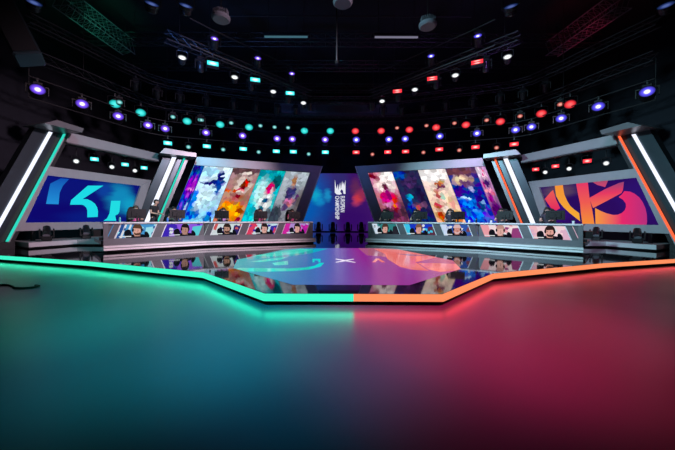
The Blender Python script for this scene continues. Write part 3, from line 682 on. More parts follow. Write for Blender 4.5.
# ------------------------------------------------------------------ lamps
def disc(w, M4, r, n=20, mi=0):
    pts = [(r * math.cos(2 * PI * i / n), r * math.sin(2 * PI * i / n), 0) for i in range(n)]
    w.face([tuple(M4 @ Vector(p)) for p in pts], mi, [(p[0] / r, p[1] / r) for p in pts])
def tilt(deg, off=(0, 0, 0)):
    """z axis of the lamp head turned to face -Y and down by deg"""
    return Matrix.Translation(off) @ Matrix.Rotation(math.radians(90 + 0), 4, 'X') @ Matrix.Rotation(math.radians(-deg), 4, 'X')
def clamp(w):
    w.box((0, 0, .06), (.06, .05, .16)); w.lathe([(.05, -.04), (.05, .04)], 10, Matrix.Translation((0, 0, .16)) @ Matrix.Rotation(PI / 2, 4, 'Y'))
def yoke(w, r, drop):
    w.tube([(-r, 0, -drop), (-r, 0, -.05), (-r * .6, 0, .0), (r * .6, 0, .0), (r, 0, -.05), (r, 0, -drop)], .022, 6)
def make_round(name, r, depth, lens, dg, stem=0.):
    root = bpy.data.objects.new(name, None); COL.objects.link(root)
    w = MB(); clamp(w)
    if stem: w = MB(); w.tube([(0, 0, -.02), (0, 0, stem)], .02, 6)
    w.build('clamp', M['pipe'], root)
    drop = r + .16
    w = MB(); yoke(w, r + .05, drop); w.build('yoke', M['plastic'], root)
    T = tilt(dg, (0, 0, -drop))
    w = MB(); w.lathe([(r * .55, -depth), (r * .8, -depth * .8), (r * .85, -depth * .3), (r, -.06), (r * 1.05, .0), (r * 1.05, .05), (r * .98, .05), (r * .98, .0)], 18, T); hd = w.build('housing', M['plastic'], root)
    w = MB(); disc(w, T @ Matrix.Translation((0, 0, .02)), r * .98); w.build('lens', lens, hd)
    return root
def make_mover(name, r, lens, dg, up=False):
    root = bpy.data.objects.new(name, None); COL.objects.link(root); k = -1 if up else 1
    w = MB(); w.box((0, 0, -.09 * k), (.36, .30, .16), bev=.03); w.build('base', M['plastic'], root)
    if not up:
        w = MB(); clamp(w); w.build('clamp', M['pipe'], root)
    w = MB()
    for q in (-1, 1): w.box((q * (r + .075), 0, -.36 * k), (.06, .16, .42), bev=.015)
    w.box((0, 0, -.19 * k), (2 * r + .2, .18, .05)); w.build('yoke', M['plastic'], root)
    T = tilt(dg, (0, 0, -.46 * k))
    w = MB(); w.lathe([(r * .5, -.26), (r * .85, -.22), (r * .95, -.05), (r * .9, .12), (r, .2), (r, .26), (r * .9, .26), (r * .9, .22)], 16, T); hd = w.build('head', M['plastic'], root)
    w = MB(); disc(w, T @ Matrix.Translation((0, 0, .235)), r * .92); w.build('lens', lens, hd)
    return root
def make_panel(name, wd, ht, lens, dg, bars):
    root = bpy.data.objects.new(name, None); COL.objects.link(root)
    w = MB(); clamp(w); w.build('clamp', M['pipe'], root)
    w = MB(); yoke(w, wd / 2 + .06, .30); w.build('yoke', M['plastic'], root)
    T = tilt(dg, (0, 0, -.30))
    w = MB(); w.box((0, 0, -.07), (wd + .06, ht + .06, .16), T, bev=.02); hd = w.build('housing', M['plastic'], root)
    w = MB(); g = ht / bars
    for i in range(bars):
        y0 = -ht / 2 + i * g + (.0 if bars == 1 else .012); y1 = -ht / 2 + (i + 1) * g - (.0 if bars == 1 else .012)
        w.face([tuple(T @ Vector(p)) for p in ((-wd / 2, y0, .02), (wd / 2, y0, .02), (wd / 2, y1, .02), (-wd / 2, y1, .02))], 0, [(-.9, -.9), (.9, -.9), (.9, .9), (-.9, .9)])
    w.build('lens', lens, hd)
    return root
LM = dict(  # wash and beam lenses: wide falloff painted in for the lamps' halo
    tealwash=lens_mat('teal wash lens', (.10, .85, .80), (.03, .66, .62), (.0, .14, .14), 1.15, .15, .6),
    redwash=lens_mat('red wash lens', (1., .16, .16), (.95, .045, .055), (.16, .0, .01), 1.15, .15, .6),
    violet=lens_mat('violet beam lens', (1., .95, 1.), (.13, .055, .62), (.012, .005, .09), 2.0, .14, .48),
    blue=lens_mat('blue beam lens', (.95, .95, 1.), (.075, .06, .62), (.008, .006, .09), 2.0, .14, .48),
    white=lens_mat('white spot lens', (1., .98, .95), (.62, .64, .64), (.14, .16, .18), 1.6, .3, .6),
    tealpanel=lens_mat('teal strobe face', (.75, 1., 1.), (.10, .90, .88), (.02, .66, .68), 1.6, .25, .7),
    redpanel=lens_mat('red strobe face', (1., .62, .55), (1., .06, .07), (.9, .02, .04), 1.6, .15, .6),
    tealdim=lens_mat('teal par lens', (.45, .9, .85), (.12, .5, .5), (.02, .1, .1), 1., .3, .6),
    reddim=lens_mat('salmon par lens', (.95, .45, .35), (.6, .14, .12), (.12, .02, .02), 1., .3, .6),
    bluedim=lens_mat('blue par lens', (.10, .16, .45), (.03, .05, .2), (.0, .01, .04), .8, .3, .6),
    off=pbr('unlit lens', (.04, .045, .06), .08, spec=.8), offg=pbr('unlit grey lens', (.30, .31, .36), .3))
PROTO = {}
CT = lambda i: 'to' if i == 0 else 'from'
def lamp(kind, pos, label, cat, group):
    """hang a lamp so that its lens sits at pos"""
    if kind not in PROTO:
        n, f = KINDS[kind]; PROTO[kind] = [f(n), False]; kids_of(PROTO[kind][0])
    root, used = PROTO[kind]
    if used: root = copy_tree(root)
    PROTO[kind][1] = True
    drop = DROP[kind]
    root.location = (pos[0], pos[1], pos[2] + drop)
    root.rotation_euler = (0, 0, math.atan2(pos[0] + .1, pos[1] - 1.0) * -1)
    tag(root, label, cat, group); return root
KINDS = {
    'tealwash': ('wash_light', lambda n: make_round(n, .28, .32, LM['tealwash'], 18)), 'redwash': ('wash_light', lambda n: make_round(n, .28, .32, LM['redwash'], 18)),
    'violet': ('moving_head_lamp', lambda n: make_mover(n, .29, LM['violet'], 17)), 'blue': ('moving_head_lamp', lambda n: make_mover(n, .29, LM['blue'], 17)),
    'tealpanel': ('hanging_strobe_light', lambda n: make_panel(n, .48, .26, LM['tealpanel'], 14, 1)), 'redpanel': ('hanging_strobe_light', lambda n: make_panel(n, .48, .26, LM['redpanel'], 14, 1)),
    'tealdim': ('par_spotlight', lambda n: make_round(n, .15, .24, LM['tealdim'], 14, .30)), 'reddim': ('par_spotlight', lambda n: make_round(n, .15, .24, LM['reddim'], 14, .30)),
    'white': ('spotlight', lambda n: make_round(n, .18, .30, LM['white'], 28, .2)),
    'uptealpanel': ('hanging_strobe_light', lambda n: make_panel(n, .50, .32, LM['tealpanel'], 30, 1)), 'upredpanel': ('hanging_strobe_light', lambda n: make_panel(n, .50, .32, LM['redpanel'], 30, 2)),
    'upviolet': ('moving_head_lamp', lambda n: make_mover(n, .20, LM['violet'], 30)), 'upblue': ('moving_head_lamp', lambda n: make_mover(n, .20, LM['blue'], 30)),
    'tealbay': ('hanging_strobe_light', lambda n: make_panel(n, .34, .20, LM['tealpanel'], 14, 1)), 'redbay': ('hanging_strobe_light', lambda n: make_panel(n, .34, .20, LM['redpanel'], 14, 1)),
    'whitebay': ('spotlight', lambda n: make_round(n, .12, .22, LM['white'], 12, .38)),
    'mover': ('moving_head_light', lambda n: make_mover(n, .17, LM['off'], 55)), 'movertwinkle': ('moving_head_light', lambda n: make_mover(n, .17, LM['tealdim'], 20)), 'movertwinklered': ('moving_head_light', lambda n: make_mover(n, .17, LM['reddim'], 20)),
    'bluedim': ('par_spotlight', lambda n: make_round(n, .26, .3, LM['bluedim'], 40, 3.22)), 'house': ('house_light', None)}
DROP = {k: .46 for k in ('violet', 'blue', 'upviolet', 'upblue', 'mover', 'movertwinkle', 'movertwinklered')}
DROP.update({k: .30 for k in ('tealpanel', 'redpanel', 'uptealpanel', 'upredpanel', 'tealbay', 'redbay')})
DROP.update(tealwash=.44, redwash=.44, tealdim=.31, reddim=.31, white=.34, whitebay=.28, bluedim=.42)
HALF = [(0, 22.05), (2.5, 22.03), (4.6, 21.8), (6.9, 21.05), (9.2, 20.3), (11.3, 19.5), (12.0, 18.8), (12.7, 17.1), (13.2, 15.35), (13.9, 13.3)]
CURVE = [(-x, y) for x, y in reversed(HALF[1:])] + HALF
UPC = [(x * .965, y - .55) for x, y in CURVE]
DIAG = [(7.9, 13.4), (7.5, 13.83), (2.5, 19.17), (2.0, 19.7)]
DIAG2 = [(6.9, 13.55), (6.3, 14.29), (3.15, 17.63), (2.6, 18.2)]
def onto(p, path):
    best = None
    for a, b in zip(path, path[1:]):
        dx, dy = b[0] - a[0], b[1] - a[1]; k = max(0, min(1, ((p[0] - a[0]) * dx + (p[1] - a[1]) * dy) / (dx * dx + dy * dy)))
        q = (a[0] + k * dx, a[1] + k * dy); d = math.dist(p, q)
        if best is None or d < best[0]: best = (d, q)
    return best[1]
def onto_side(p, path):
    x, y = onto((abs(p[0]), p[1]), path); return (x if p[0] > 0 else -x, y)
def sided(pts):
    """split into teal side and red side, counted outward from the stage centre"""
    return [('teal', sorted([p for p in pts if p[0] < 0], key=lambda p: -p[0])), ('red', sorted([p for p in pts if p[0] >= 0], key=lambda p: p[0]))]
VIO = [(-13.66, 13.54), (-13.03, 15.23), (-12.5, 17.04), (-11.89, 18.71), (-11.21, 19.34), (-9.0, 20.16), (-6.74, 20.89), (-4.52, 21.82), (-3.43, 21.98), (-1.03, 22.03),
       (1.26, 22.05), (3.64, 22.01), (4.82, 21.85), (7.09, 21.19), (9.36, 20.46), (11.67, 19.71), (12.37, 19.03), (12.83, 17.27), (13.31, 15.42), (13.8, 13.57)]
WASH = [(-12.65, 16.92), (-11.37, 18.01), (-9.9, 19.31), (-8.06, 20.2), (-6.29, 20.92), (-2.55, 22.03), (-.65, 22.0), (1.19, 21.98), (3.09, 22.13), (5.02, 21.53), (6.73, 20.87), (8.58, 20.34), (10.45, 19.41), (11.82, 18.07), (13.39, 16.91)]
PAN = [(-11.1, 19.29), (-8.91, 20.07), (-6.66, 20.8), (-4.54, 21.57), (-3.33, 21.77), (-1.01, 21.9), (1.25, 21.86), (3.55, 21.88), (4.8, 21.7), (7.04, 21.12), (9.24, 20.4), (11.52, 19.67)]
DIM = [(-10.05, 19.94), (-7.92, 20.4), (-5.68, 21.2), (-2.23, 21.9), (2.45, 21.9), (6.01, 21.4), (8.3, 20.8), (10.48, 20.1)]
SML = [(-12.0, 16.9), (-10.42, 18.3), (-9.0, 19.4), (-9.33, 20.0), (-7.48, 20.7), (-5.63, 21.4), (-4.64, 21.6), (-3.75, 22.0), (4.23, 22.0), (6.22, 21.4), (7.97, 20.8), (9.81, 20.0), (10.92, 18.6), (12.52, 17.2)]
VIO, WASH, PAN, DIM, SML = ([onto(p, CURVE) for p in q] for q in (VIO, WASH, PAN, DIM, SML))
for side, L in sided(VIO):
    for i, p in enumerate(L): lamp('violet' if side == 'teal' else 'blue', (*p, 7.15), f'{"violet" if side == "teal" else "blue-violet"} beam light on middle rig pipe, {ORD[i + 1]} {CT(i)} centre, {side} side', 'stage light', 'beam lights on the middle pipe')
for side, L in sided(WASH):
    for i, p in enumerate(L):
        c = 'teal' if side == 'teal' or i == -1 else 'red'
        lamp(c + 'wash', (*p, 7.9), f'round {c} wash light under the curved truss, {ORD[i + 1]} {CT(i)} centre', 'stage light', 'wash lights under the curved truss')
for side, L in sided(PAN):
    for i, p in enumerate(L): lamp(side + 'panel', (*p, 6.35), f'rectangular {side} strobe panel on the lowest rig pipe, {ORD[i + 1]} {CT(i)} centre', 'stage light', 'strobe panels on the lowest pipe')
for side, L in sided(DIM):
    for i, p in enumerate(L): lamp(side + 'dim', (*p, 6.2), f'small dim par can on lowest rig pipe, {ORD[i + 1]} {CT(i)} centre, {side} side', 'stage light', 'par cans on the lowest pipe')
for side, L in sided(SML):
    for i, p in enumerate(L): lamp('movertwinkle' if side == 'teal' else 'movertwinklered', (*p, 7.95), f'faintly lit moving head on curved truss, {ORD[i + 1]} {CT(i)} centre, {side} side', 'stage light', 'moving heads on the curved truss')
UPW = [(-7.3, 13.81), (-5.54, 15.76), (-3.88, 17.56), (-2.2, 19.19), (2.82, 19.14), (4.41, 17.4), (6.04, 15.66), (7.69, 13.85)]
UPP = [(-6.08, 14.3), (-4.47, 15.97), (-2.92, 17.74), (3.37, 17.52), (4.93, 15.97), (6.51, 14.27)]
UPV = [(-5.84, 14.17), (-4.23, 15.95), (-2.67, 17.67), (4.71, 15.86), (6.33, 14.09)]
UPW = [onto_side(p, DIAG) for p in UPW]; UPP = [onto_side(p, DIAG2) for p in UPP]; UPV = [onto_side(p, DIAG2) for p in UPV]
for pts, z, kk, what in ((UPW, 8.9, ('white', 'white'), 'round white spotlight'), (UPP, 8.9, ('uptealpanel', 'upredpanel'), 'bright strobe panel'), (UPV, 9.9, ('upviolet', 'upblue'), 'violet beam light')):
    for side, L in sided(pts):
        for i, p in enumerate(L): lamp(kk[0 if side == 'teal' else 1], (*p, z), f'{what} on overhead diagonal truss, {ORD[i + 1]} {CT(i)} centre, {side} side', 'stage light', 'lights on the diagonal trusses')
# the row of lamps seen through each team bay's upper opening
for s, sd in ((-1, 'teal'), (1, 'red')):
    rail = (s * 12.9, 15.5, 4.95)
    r = empty('lamp_rail', rail, f'thin black lamp rail behind the upper opening of the {sd} team bay', 'lighting pipe', 'lamp rails in the team bays')
    w = MB(s); w.tube([bayP(.6, 5.02, -.62), bayP(6.1, 5.02, -.62)], .03, 8); w.build('rail', M['pipe'], r, rail)
    w = MB(s)
    for t in (1.6, 5.4): w.tube([bayP(t, 5.02, -.62), bayP(t, 5.02, -.33)], .025, 6)
    w.build('bracket', M['pipe'], r, rail)
    for i, t in enumerate((1.35, 2.85, 4.75, 6.0)):
        p = bayP((.9, 3.1, 4.75, 5.95)[i], 4.55, -.62); lamp(sd + 'bay', (s * p[0], p[1], p[2]), f'small {sd} strobe panel in the {sd} bay opening, {ORD[i + 1]} from the outer pillar', 'stage light', 'strobe panels in the bay openings')
    for i, t in enumerate((2.25, 4.0, 5.35)):
        p = bayP(t, 4.28, -.62); lamp('whitebay', (s * p[0], p[1], p[2]), f'small white spotlight in the {sd} bay opening, {ORD[i + 1]} from the outer pillar', 'stage light', 'spotlights in the bay openings')
# unlit moving heads crowding the trusses
def along(L, k):
    n = len(L) - 1; x = k * n; i = min(int(x), n - 1); f = x - i
    return (L[i][0] + (L[i + 1][0] - L[i][0]) * f, L[i][1] + (L[i + 1][1] - L[i][1]) * f)
dark = []
for k in (.14, .19, .24, .28, .32, .355, .39, .425, .575, .61, .645, .68, .72, .76, .81, .86):
    x, y = along(CURVE, k); dark.append(onto((x * .965, y - .55), UPC))
for side, L in sided(dark):
    for i, p in enumerate(L): lamp('mover', (*p, 9.12), f'unlit black moving head on upper curved truss, {ORD[i + 1]} {CT(i)} centre, {side} side', 'stage light', 'unlit moving heads on the curved truss')
dk2 = [(-7.0, 14.7), (-5.1, 16.7), (-3.3, 18.5), (-2.0, 19.8), (2.3, 19.8), (3.8, 18.4), (5.4, 16.5), (7.1, 14.6)]
dk2 = [onto_side(p, DIAG) for p in dk2]
for side, L in sided(dk2):
    for i, p in enumerate(L): lamp('mover', (*p, 8.82), f'unlit black moving head on diagonal truss, {ORD[i + 1]} {CT(i)} centre, {side} side', 'stage light', 'unlit moving heads on the diagonal trusses')
for i, (p, wh) in enumerate(zip([(-12.23, 11.85), (-7.6, 11.9), (-6.3, 12.0), (6.68, 11.97), (12.77, 11.88)], ('near the outer wall on the teal side', 'second from centre on the teal side', 'nearest centre on the teal side', 'nearest centre on the red side', 'near the outer wall on the red side'))):
    lamp('bluedim', (*p, 9.95), f'dim blue lamp high under the ceiling, {wh}', 'stage light', 'dim lamps under the ceiling')

# house lights: pale round glass with cooling fins
def house(p, label):
    r = empty('house_light', (p[0], p[1], p[2] + .75), label, 'ceiling lamp', 'unlit house lights')
    b = MB(); b.lathe([(.30, -.76), (.36, -.70), (.36, -.62), (.22, -.56)], 20); b.build('glass', M['houseglass'], r)
    b = MB()
    for k in range(9): b.box(((k - 4) * .065, 0, -.46), (.018, .46 - abs(k - 4) * .05, .22))
    b.build('cooling_fins', M['houseglass'], r)
    b = MB(); b.tube([(0, 0, -.36), (0, 0, .6)], .02, 6); b.build('hanger', M['pipe'], r)
house((-4.89, 11.98, 9.4), 'pale finned unlit house lamp above the teal diagonal truss')
house((3.49, 12.37, 9.4), 'pale finned unlit house lamp above the red diagonal truss')
house((-.05, 11.06, 9.4), 'pale finned unlit house lamp over the stage centre')

# ------------------------------------------------------------------ trusses and pipes
def truss(name, path, sz, label, cat='truss', group=None, hang=None, mat='truss', step=.55):
    base = path[len(path) // 2]
    t = empty(name, base, label, cat, group)
    P = [Vector(p) for p in path]; h = sz / 2
    off = []
    for i in range(len(P)):
        a, b = P[max(0, i - 1)], P[min(len(P) - 1, i + 1)]
        d = (b - a).normalized(); off.append(Vector((-d.y, d.x, 0)).normalized())
    corners = [[p + o * (x * h) + Vector((0, 0, z * h)) for p, o in zip(P, off)] for x, z in ((-1, -1), (1, -1), (1, 1), (-1, 1))]
    w = MB()
    for c in corners: w.tube(c, .028, 6)
    w.build('chords', M[mat], t, base)
    w = MB()
    for i in range(len(P) - 1):
        n = max(1, round((P[i + 1] - P[i]).length / step))
        for k in range(n):
            for q in range(4):
                A, B = corners[q], corners[(q + 1) % 4]
                a = A[i].lerp(A[i + 1], k / n); b = B[i].lerp(B[i + 1], (k + 1) / n); w.tube([a, b], .013, 4)
                if q % 2 == 0: w.tube([a, B[i].lerp(B[i + 1], k / n)], .013, 4)
    w.build('lattice', M[mat], t, base)
    if hang:
        for x, y, z in hang:
            w = MB(); w.tube([(x, y, z), (x, y, 13.598)], .012, 5); w.build('suspension_cable', M['pipe'], t, base)
    return t
truss('curved_truss', [(x, y, 8.74) for x, y in CURVE], .42, 'long curved lighting truss sweeping around the back of the set', hang=[(x, y, 8.8) for x, y in CURVE[1::3]])
for nm, z, ly in (('lamp_pipe', 7.77, 'middle'), ('lamp_pipe', 6.81, 'lowest')):
    b = (0, 22.15, z); t = empty(nm, b, f'thin curved steel pipe, the {ly} lamp row hanging from it', 'lighting pipe')
    w = MB(); w.tube([(x, y, z) for x, y in CURVE], .032, 8); w.build('pipe', M['pipe'], t, b)
    for x, y in CURVE[::2]:
        w = MB(); w.tube([(x, y, z), (x, y, z + .9)], .014, 5); w.build('drop_rod', M['pipe'], t, b)
for s, sd in ((-1, 'teal'), (1, 'red')):
    truss('diagonal_truss', [(s * 7.9, 13.4, 9.62), (s * 5.0, 16.5, 9.62), (s * 2.0, 19.7, 9.62)], .40, f'overhead diagonal truss on the {sd} side, above the desk', group='diagonal trusses', hang=[(s * 7.5, 13.83, 9.7), (s * 2.5, 19.17, 9.7)])
    t = truss('catwalk_truss', [(s * 13.45, 14.3, 12.0), (s * 13.1, 18.6, 12.0)], .8, f'ladder-like ceiling truss lit {"green" if s < 0 else "red"} above the {sd} bay', group='side ceiling trusses', mat='duct', step=.3, hang=[(s * 13.4, 14.6, 12.4), (s * 13.1, 18.3, 12.4)])
    bt = (s * 2.9, 16.05, 11.2)
    t = empty('lit_pipe', bt, f'thin horizontal pipe, its light painted as glow, high up on the {sd} side', 'batten light', 'lit ceiling pipes')
    w = MB(s); w.tube([(1.8, 16.05, 11.2), (4.1, 16.05, 11.2)], .05, 8); w.build('tube', emis('painted pipe light', (.10, .26, .34) if s < 0 else (.36, .34, .48), .5), t, bt)  # a pipe that only catches light; emission paints that light in
    w = MB(s); w.box((2.95, 16.05, 11.32), (2.4, .14, .12)); w.tube([(2.0, 16.05, 11.38), (2.0, 16.05, 13.6)], .012, 5); w.tube([(3.9, 16.05, 11.38), (3.9, 16.05, 13.6)], .012, 5); w.build('fitting', M['pipe'], t, bt)
    hp = (s * 10.6, 10.0, 7.6)
    if s < 0:
        t = empty('hanging_loudspeaker', (-11.2, 10.2, 9.0), 'dark tilted loudspeaker cabinet hanging at the far teal side under the ceiling', 'loudspeaker')
        T = Matrix.Translation((0, 0, -1.2)) @ Matrix.Rotation(math.radians(-28), 4, 'Y') @ Matrix.Rotation(math.radians(35), 4, 'Z')
        w = MB(); w.box((0, 0, 0), (.75, .7, 2.2), T, bev=.05); w.build('cabinet', M['fin'], t)
        w = MB(); w.box((.0, -.36, 0), (.62, .02, 2.0), T); w.build('grille', M['mesh_'], t)
        w = MB(); w.tube([(0, 0, -.2), (0, 0, 4.6)], .015, 5); w.build('hanger', M['pipe'], t)
truss('curved_truss', [(x, y, 9.95) for x, y in UPC], .40, 'upper curved truss carrying unlit moving heads, in front of the lower one', hang=[(x, y, 10.1) for x, y in UPC[1::3]])
for s, sd in ((-1, 'teal'), (1, 'red')):
    for z, lb in ((10.52, 'upper'), (9.36, 'lower')):
        b = (s * 4.7, 16, z); t = empty('lamp_pipe', b, f'{lb} of two diagonal lamp pipes beside the {sd} diagonal truss', 'lighting pipe', 'diagonal pipes')
        w = MB(s); w.tube([(x, y, z) for x, y in DIAG2], .032, 8); w.build('pipe', M['pipe'], t, b)
        for x, y in (DIAG2[1], DIAG2[2]):
            w = MB(s); w.tube([(x, y, z), (x, y, 13.598 if z > 10 else 10.49)], .012, 5); w.build('drop_rod', M['pipe'], t, b)
# cross pipes, the mast and the duct under the ceiling
b = (0, 15.0, 11.6); t = empty('cross_pipe', b, 'thin straight steel pipe crossing above the two lit pipes', 'lighting pipe')
w = MB(); w.tube([(-6.5, 15, 11.6), (6.5, 15, 11.6)], .03, 8); w.build('pipe', M['truss'], t, b)
for x in (-6, 0, 6):
    w = MB(); w.tube([(x, 15, 11.6), (x, 15, 13.598)], .012, 5); w.build('drop_rod', M['pipe'], t, b)
b = (-.26, 12.6, 13.6); t = empty('hanging_mast', b, 'thin vertical mast hanging from the ceiling over the stage centre', 'mast')
w = MB(); w.tube([(-.26, 12.6, 8.1), (-.26, 12.6, 13.6)], .03, 8); w.build('pole', M['truss'], t, b)
w = MB(); w.box((-.26, 12.6, 8.05), (.14, .14, .12), bev=.02); w.build('end_box', M['plastic'], t, b)
b = (0, 26, 10.9); t = empty('hanging_air_duct', b, 'dull grey rectangular air duct crossing high behind the trusses', 'duct')
w = MB(); w.box((0, 26, 10.9), (11, .9, .85), bev=.03); w.build('duct_body', M['duct'], t, b)
for x in range(-5, 6):
    w = MB(); w.box((x, 26, 10.9), (.07, .98, .93), bev=.01); w.build('flange', M['duct'], t, b)
for x in (-4.5, 0.2, 4.5):
    w = MB(); w.tube([(x, 26, 11.3), (x, 26, 13.598)], .02, 5); w.build('hanger', M['pipe'], t, b)
for k, y in enumerate((17.5, 20.5, 24.0)):
    truss('straight_truss', [(-15, y, 11.9), (0, y, 11.9), (15, y, 11.9)], .5, ('straight dark ceiling truss nearest the front of the stage', 'straight dark ceiling truss, middle of three', 'straight dark ceiling truss farthest back, beside the air duct')[k], group='straight ceiling trusses', step=.9, hang=[(-12, y, 12.1), (12, y, 12.1)])

# ------------------------------------------------------------------ moving heads on the floor
KINDS['floor'] = ('floor_moving_head', lambda n: make_mover(n, .16, LM['offg'], -50, True))
def floor_head(pos, rz, label, group, sc_=1.):
    if 'floor' not in PROTO: PROTO['floor'] = [KINDS['floor'][1]('floor_moving_head'), False]; kids_of(PROTO['floor'][0])
    root, used = PROTO['floor']
    if used: root = copy_tree(root)
    PROTO['floor'][1] = True
    root.location = (pos[0], pos[1], pos[2] + .01); root.rotation_euler = (0, 0, rz); root.scale = (sc_,) * 3
    tag(root, label, 'stage light', group)
for s, sd in ((-1, 'teal'), (1, 'red')):
    floor_head((s * 12.55, 12.75, .48), s * -.8, f'black moving head on the riser by the outer {sd} light pillar', 'floor moving heads in the bays', .92)
    floor_head((s * 12.15, 14.3, .48), s * -.8, f'black moving head on the riser near the {sd} desk end', 'floor moving heads in the bays', .92)
for x, lb in zip((-1.7, -.46, .85, 2.03), ('at the teal end', 'second from the teal end', 'second from the red end', 'at the red end')):
    floor_head((x, 26.2, .22), 0, f'black moving head in front of the centre LED wall, {lb}', 'floor moving heads at the centre wall', 1.35)

# ------------------------------------------------------------------ desk equipment and people
def desk_spot(k, back, along_=0.):
    a = sum(MODS[k]) / 2 + along_
    x, y, _ = deskP(a, 0, -back)
    p, q = (D0[0], D0[1]) if a <= LEN1 else (D0[1], D0[2])
    return x, y, math.atan2(q[1] - p[1], q[0] - p[0])
def make_monitor():
    r = bpy.data.objects.new('monitor', None); COL.objects.link(r)       # screen faces +Y (the player); back seen from the stage
    b = MB(); b.box((0, 0, .34), (.64, .035, .38), bev=.008); b.box((0, -.03, .34), (.40, .04, .22), bev=.012); b.build('housing', M['plastic'], r)
    b = MB(); b.box((0, .0185, .345), (.61, .003, .345)); b.build('panel', emis('monitor picture', (.10, .13, .2), .8), r)
    b = MB(); b.box((0, -.05, .20), (.07, .03, .36), bev=.008); b.build('neck', M['plastic'], r)
    b = MB(); b.box((0, -.01, .012), (.28, .22, .018), bev=.005); b.build('foot', M['plastic'], r)
    return r
def make_chair():
    r = bpy.data.objects.new('gaming_chair', None); COL.objects.link(r)   # sitter faces -Y
    b = MB(); b.box((0, 0, .39), (.52, .52, .10), bev=.035); b.build('seat', M['mesh_'], r)
    b = MB(); b.prism(lambda a, z, n: (a, .24 + n + .12 * (z - .5), z), [(-.20, .42), (.20, .42), (.27, .80), (.25, 1.10), (.17, 1.32), (.10, 1.36), (-.10, 1.36), (-.17, 1.32), (-.25, 1.10), (-.27, .80)], -.04, .05); b.build('backrest', M['mesh_'], r)
    b = MB(); b.box((0, .30, 1.24), (.26, .07, .14), bev=.025); b.build('headrest', M['plastic'], r)
    for q in (-1, 1):
        b = MB(); b.box((q * .31, .02, .70), (.08, .26, .035), bev=.012); b.box((q * .31, .05, .58), (.04, .06, .22)); b.build('armrest', M['plastic'], r)
    b = MB(); b.lathe([(.035, .12), (.035, .35)], 10); b.build('column', M['pipe'], r)
    b = MB()
    for i in range(5):
        c = 2 * PI * i / 5; b.tube([(0, 0, .12), (.30 * math.cos(c), .30 * math.sin(c), .075)], .022, 6)
    sb = b.build('star_base', M['plastic'], r)
    for i in range(5):
        c = 2 * PI * i / 5; b = MB(); b.lathe([(.03, -.02), (.03, .02)], 10, Matrix.Translation((.30 * math.cos(c), .30 * math.sin(c), .031)) @ Matrix.Rotation(PI / 2, 4, 'X')); b.build('caster', M['rubber'], sb)
    return r
def make_keyboard():
    r = bpy.data.objects.new('keyboard', None); COL.objects.link(r)
    b = MB(); b.box((0, 0, .014), (.38, .14, .026), bev=.006); kc = b.build('case', M['plastic'], r)
    b = MB()
    for i in range(12):
        for j in range(4): b.box((-.165 + i * .03, -.048 + j * .032, .031), (.024, .026, .008))
    b.build('keycaps', M['greydark'], kc); return r

def skin_obj(name, chains, mat, parent, root=0, sub=2):
    """one continuous limb/body surface grown from joined chains of (point, radius)"""
    vs, es, rs, idx = [], [], [], {}
    for ch in chains:
        prev = None
        for p, r in ch:
            key = tuple(round(c, 4) for c in p)
            if key not in idx: idx[key] = len(vs); vs.append(p); rs.append(r)
            if prev is not None: es.append((prev, idx[key]))
            prev = idx[key]
    me = bpy.data.meshes.new(name); me.from_pydata(vs, es, [])
    o = bpy.data.objects.new(name, me); COL.objects.link(o); o.parent = parent
    md = o.modifiers.new('Skin', 'SKIN'); md.use_smooth_shade = True
    sv = me.skin_vertices[0].data
    for i, r in enumerate(rs): sv[i].radius = (r, r) if not isinstance(r, tuple) else r; sv[i].use_root = (i == root)
    if sub: o.modifiers.new('Subdivision', 'SUBSURF').render_levels = sub
    # bake to a plain mesh so copies stay light
    dg = bpy.context.evaluated_depsgraph_get(); bpy.context.view_layer.update()
    nm = bpy.data.meshes.new_from_object(o.evaluated_get(dg)); o.modifiers.clear(); o.data = nm
    nm.materials.clear(); nm.materials.append(mat)
    for p in nm.polygons: p.use_smooth = True
    return o
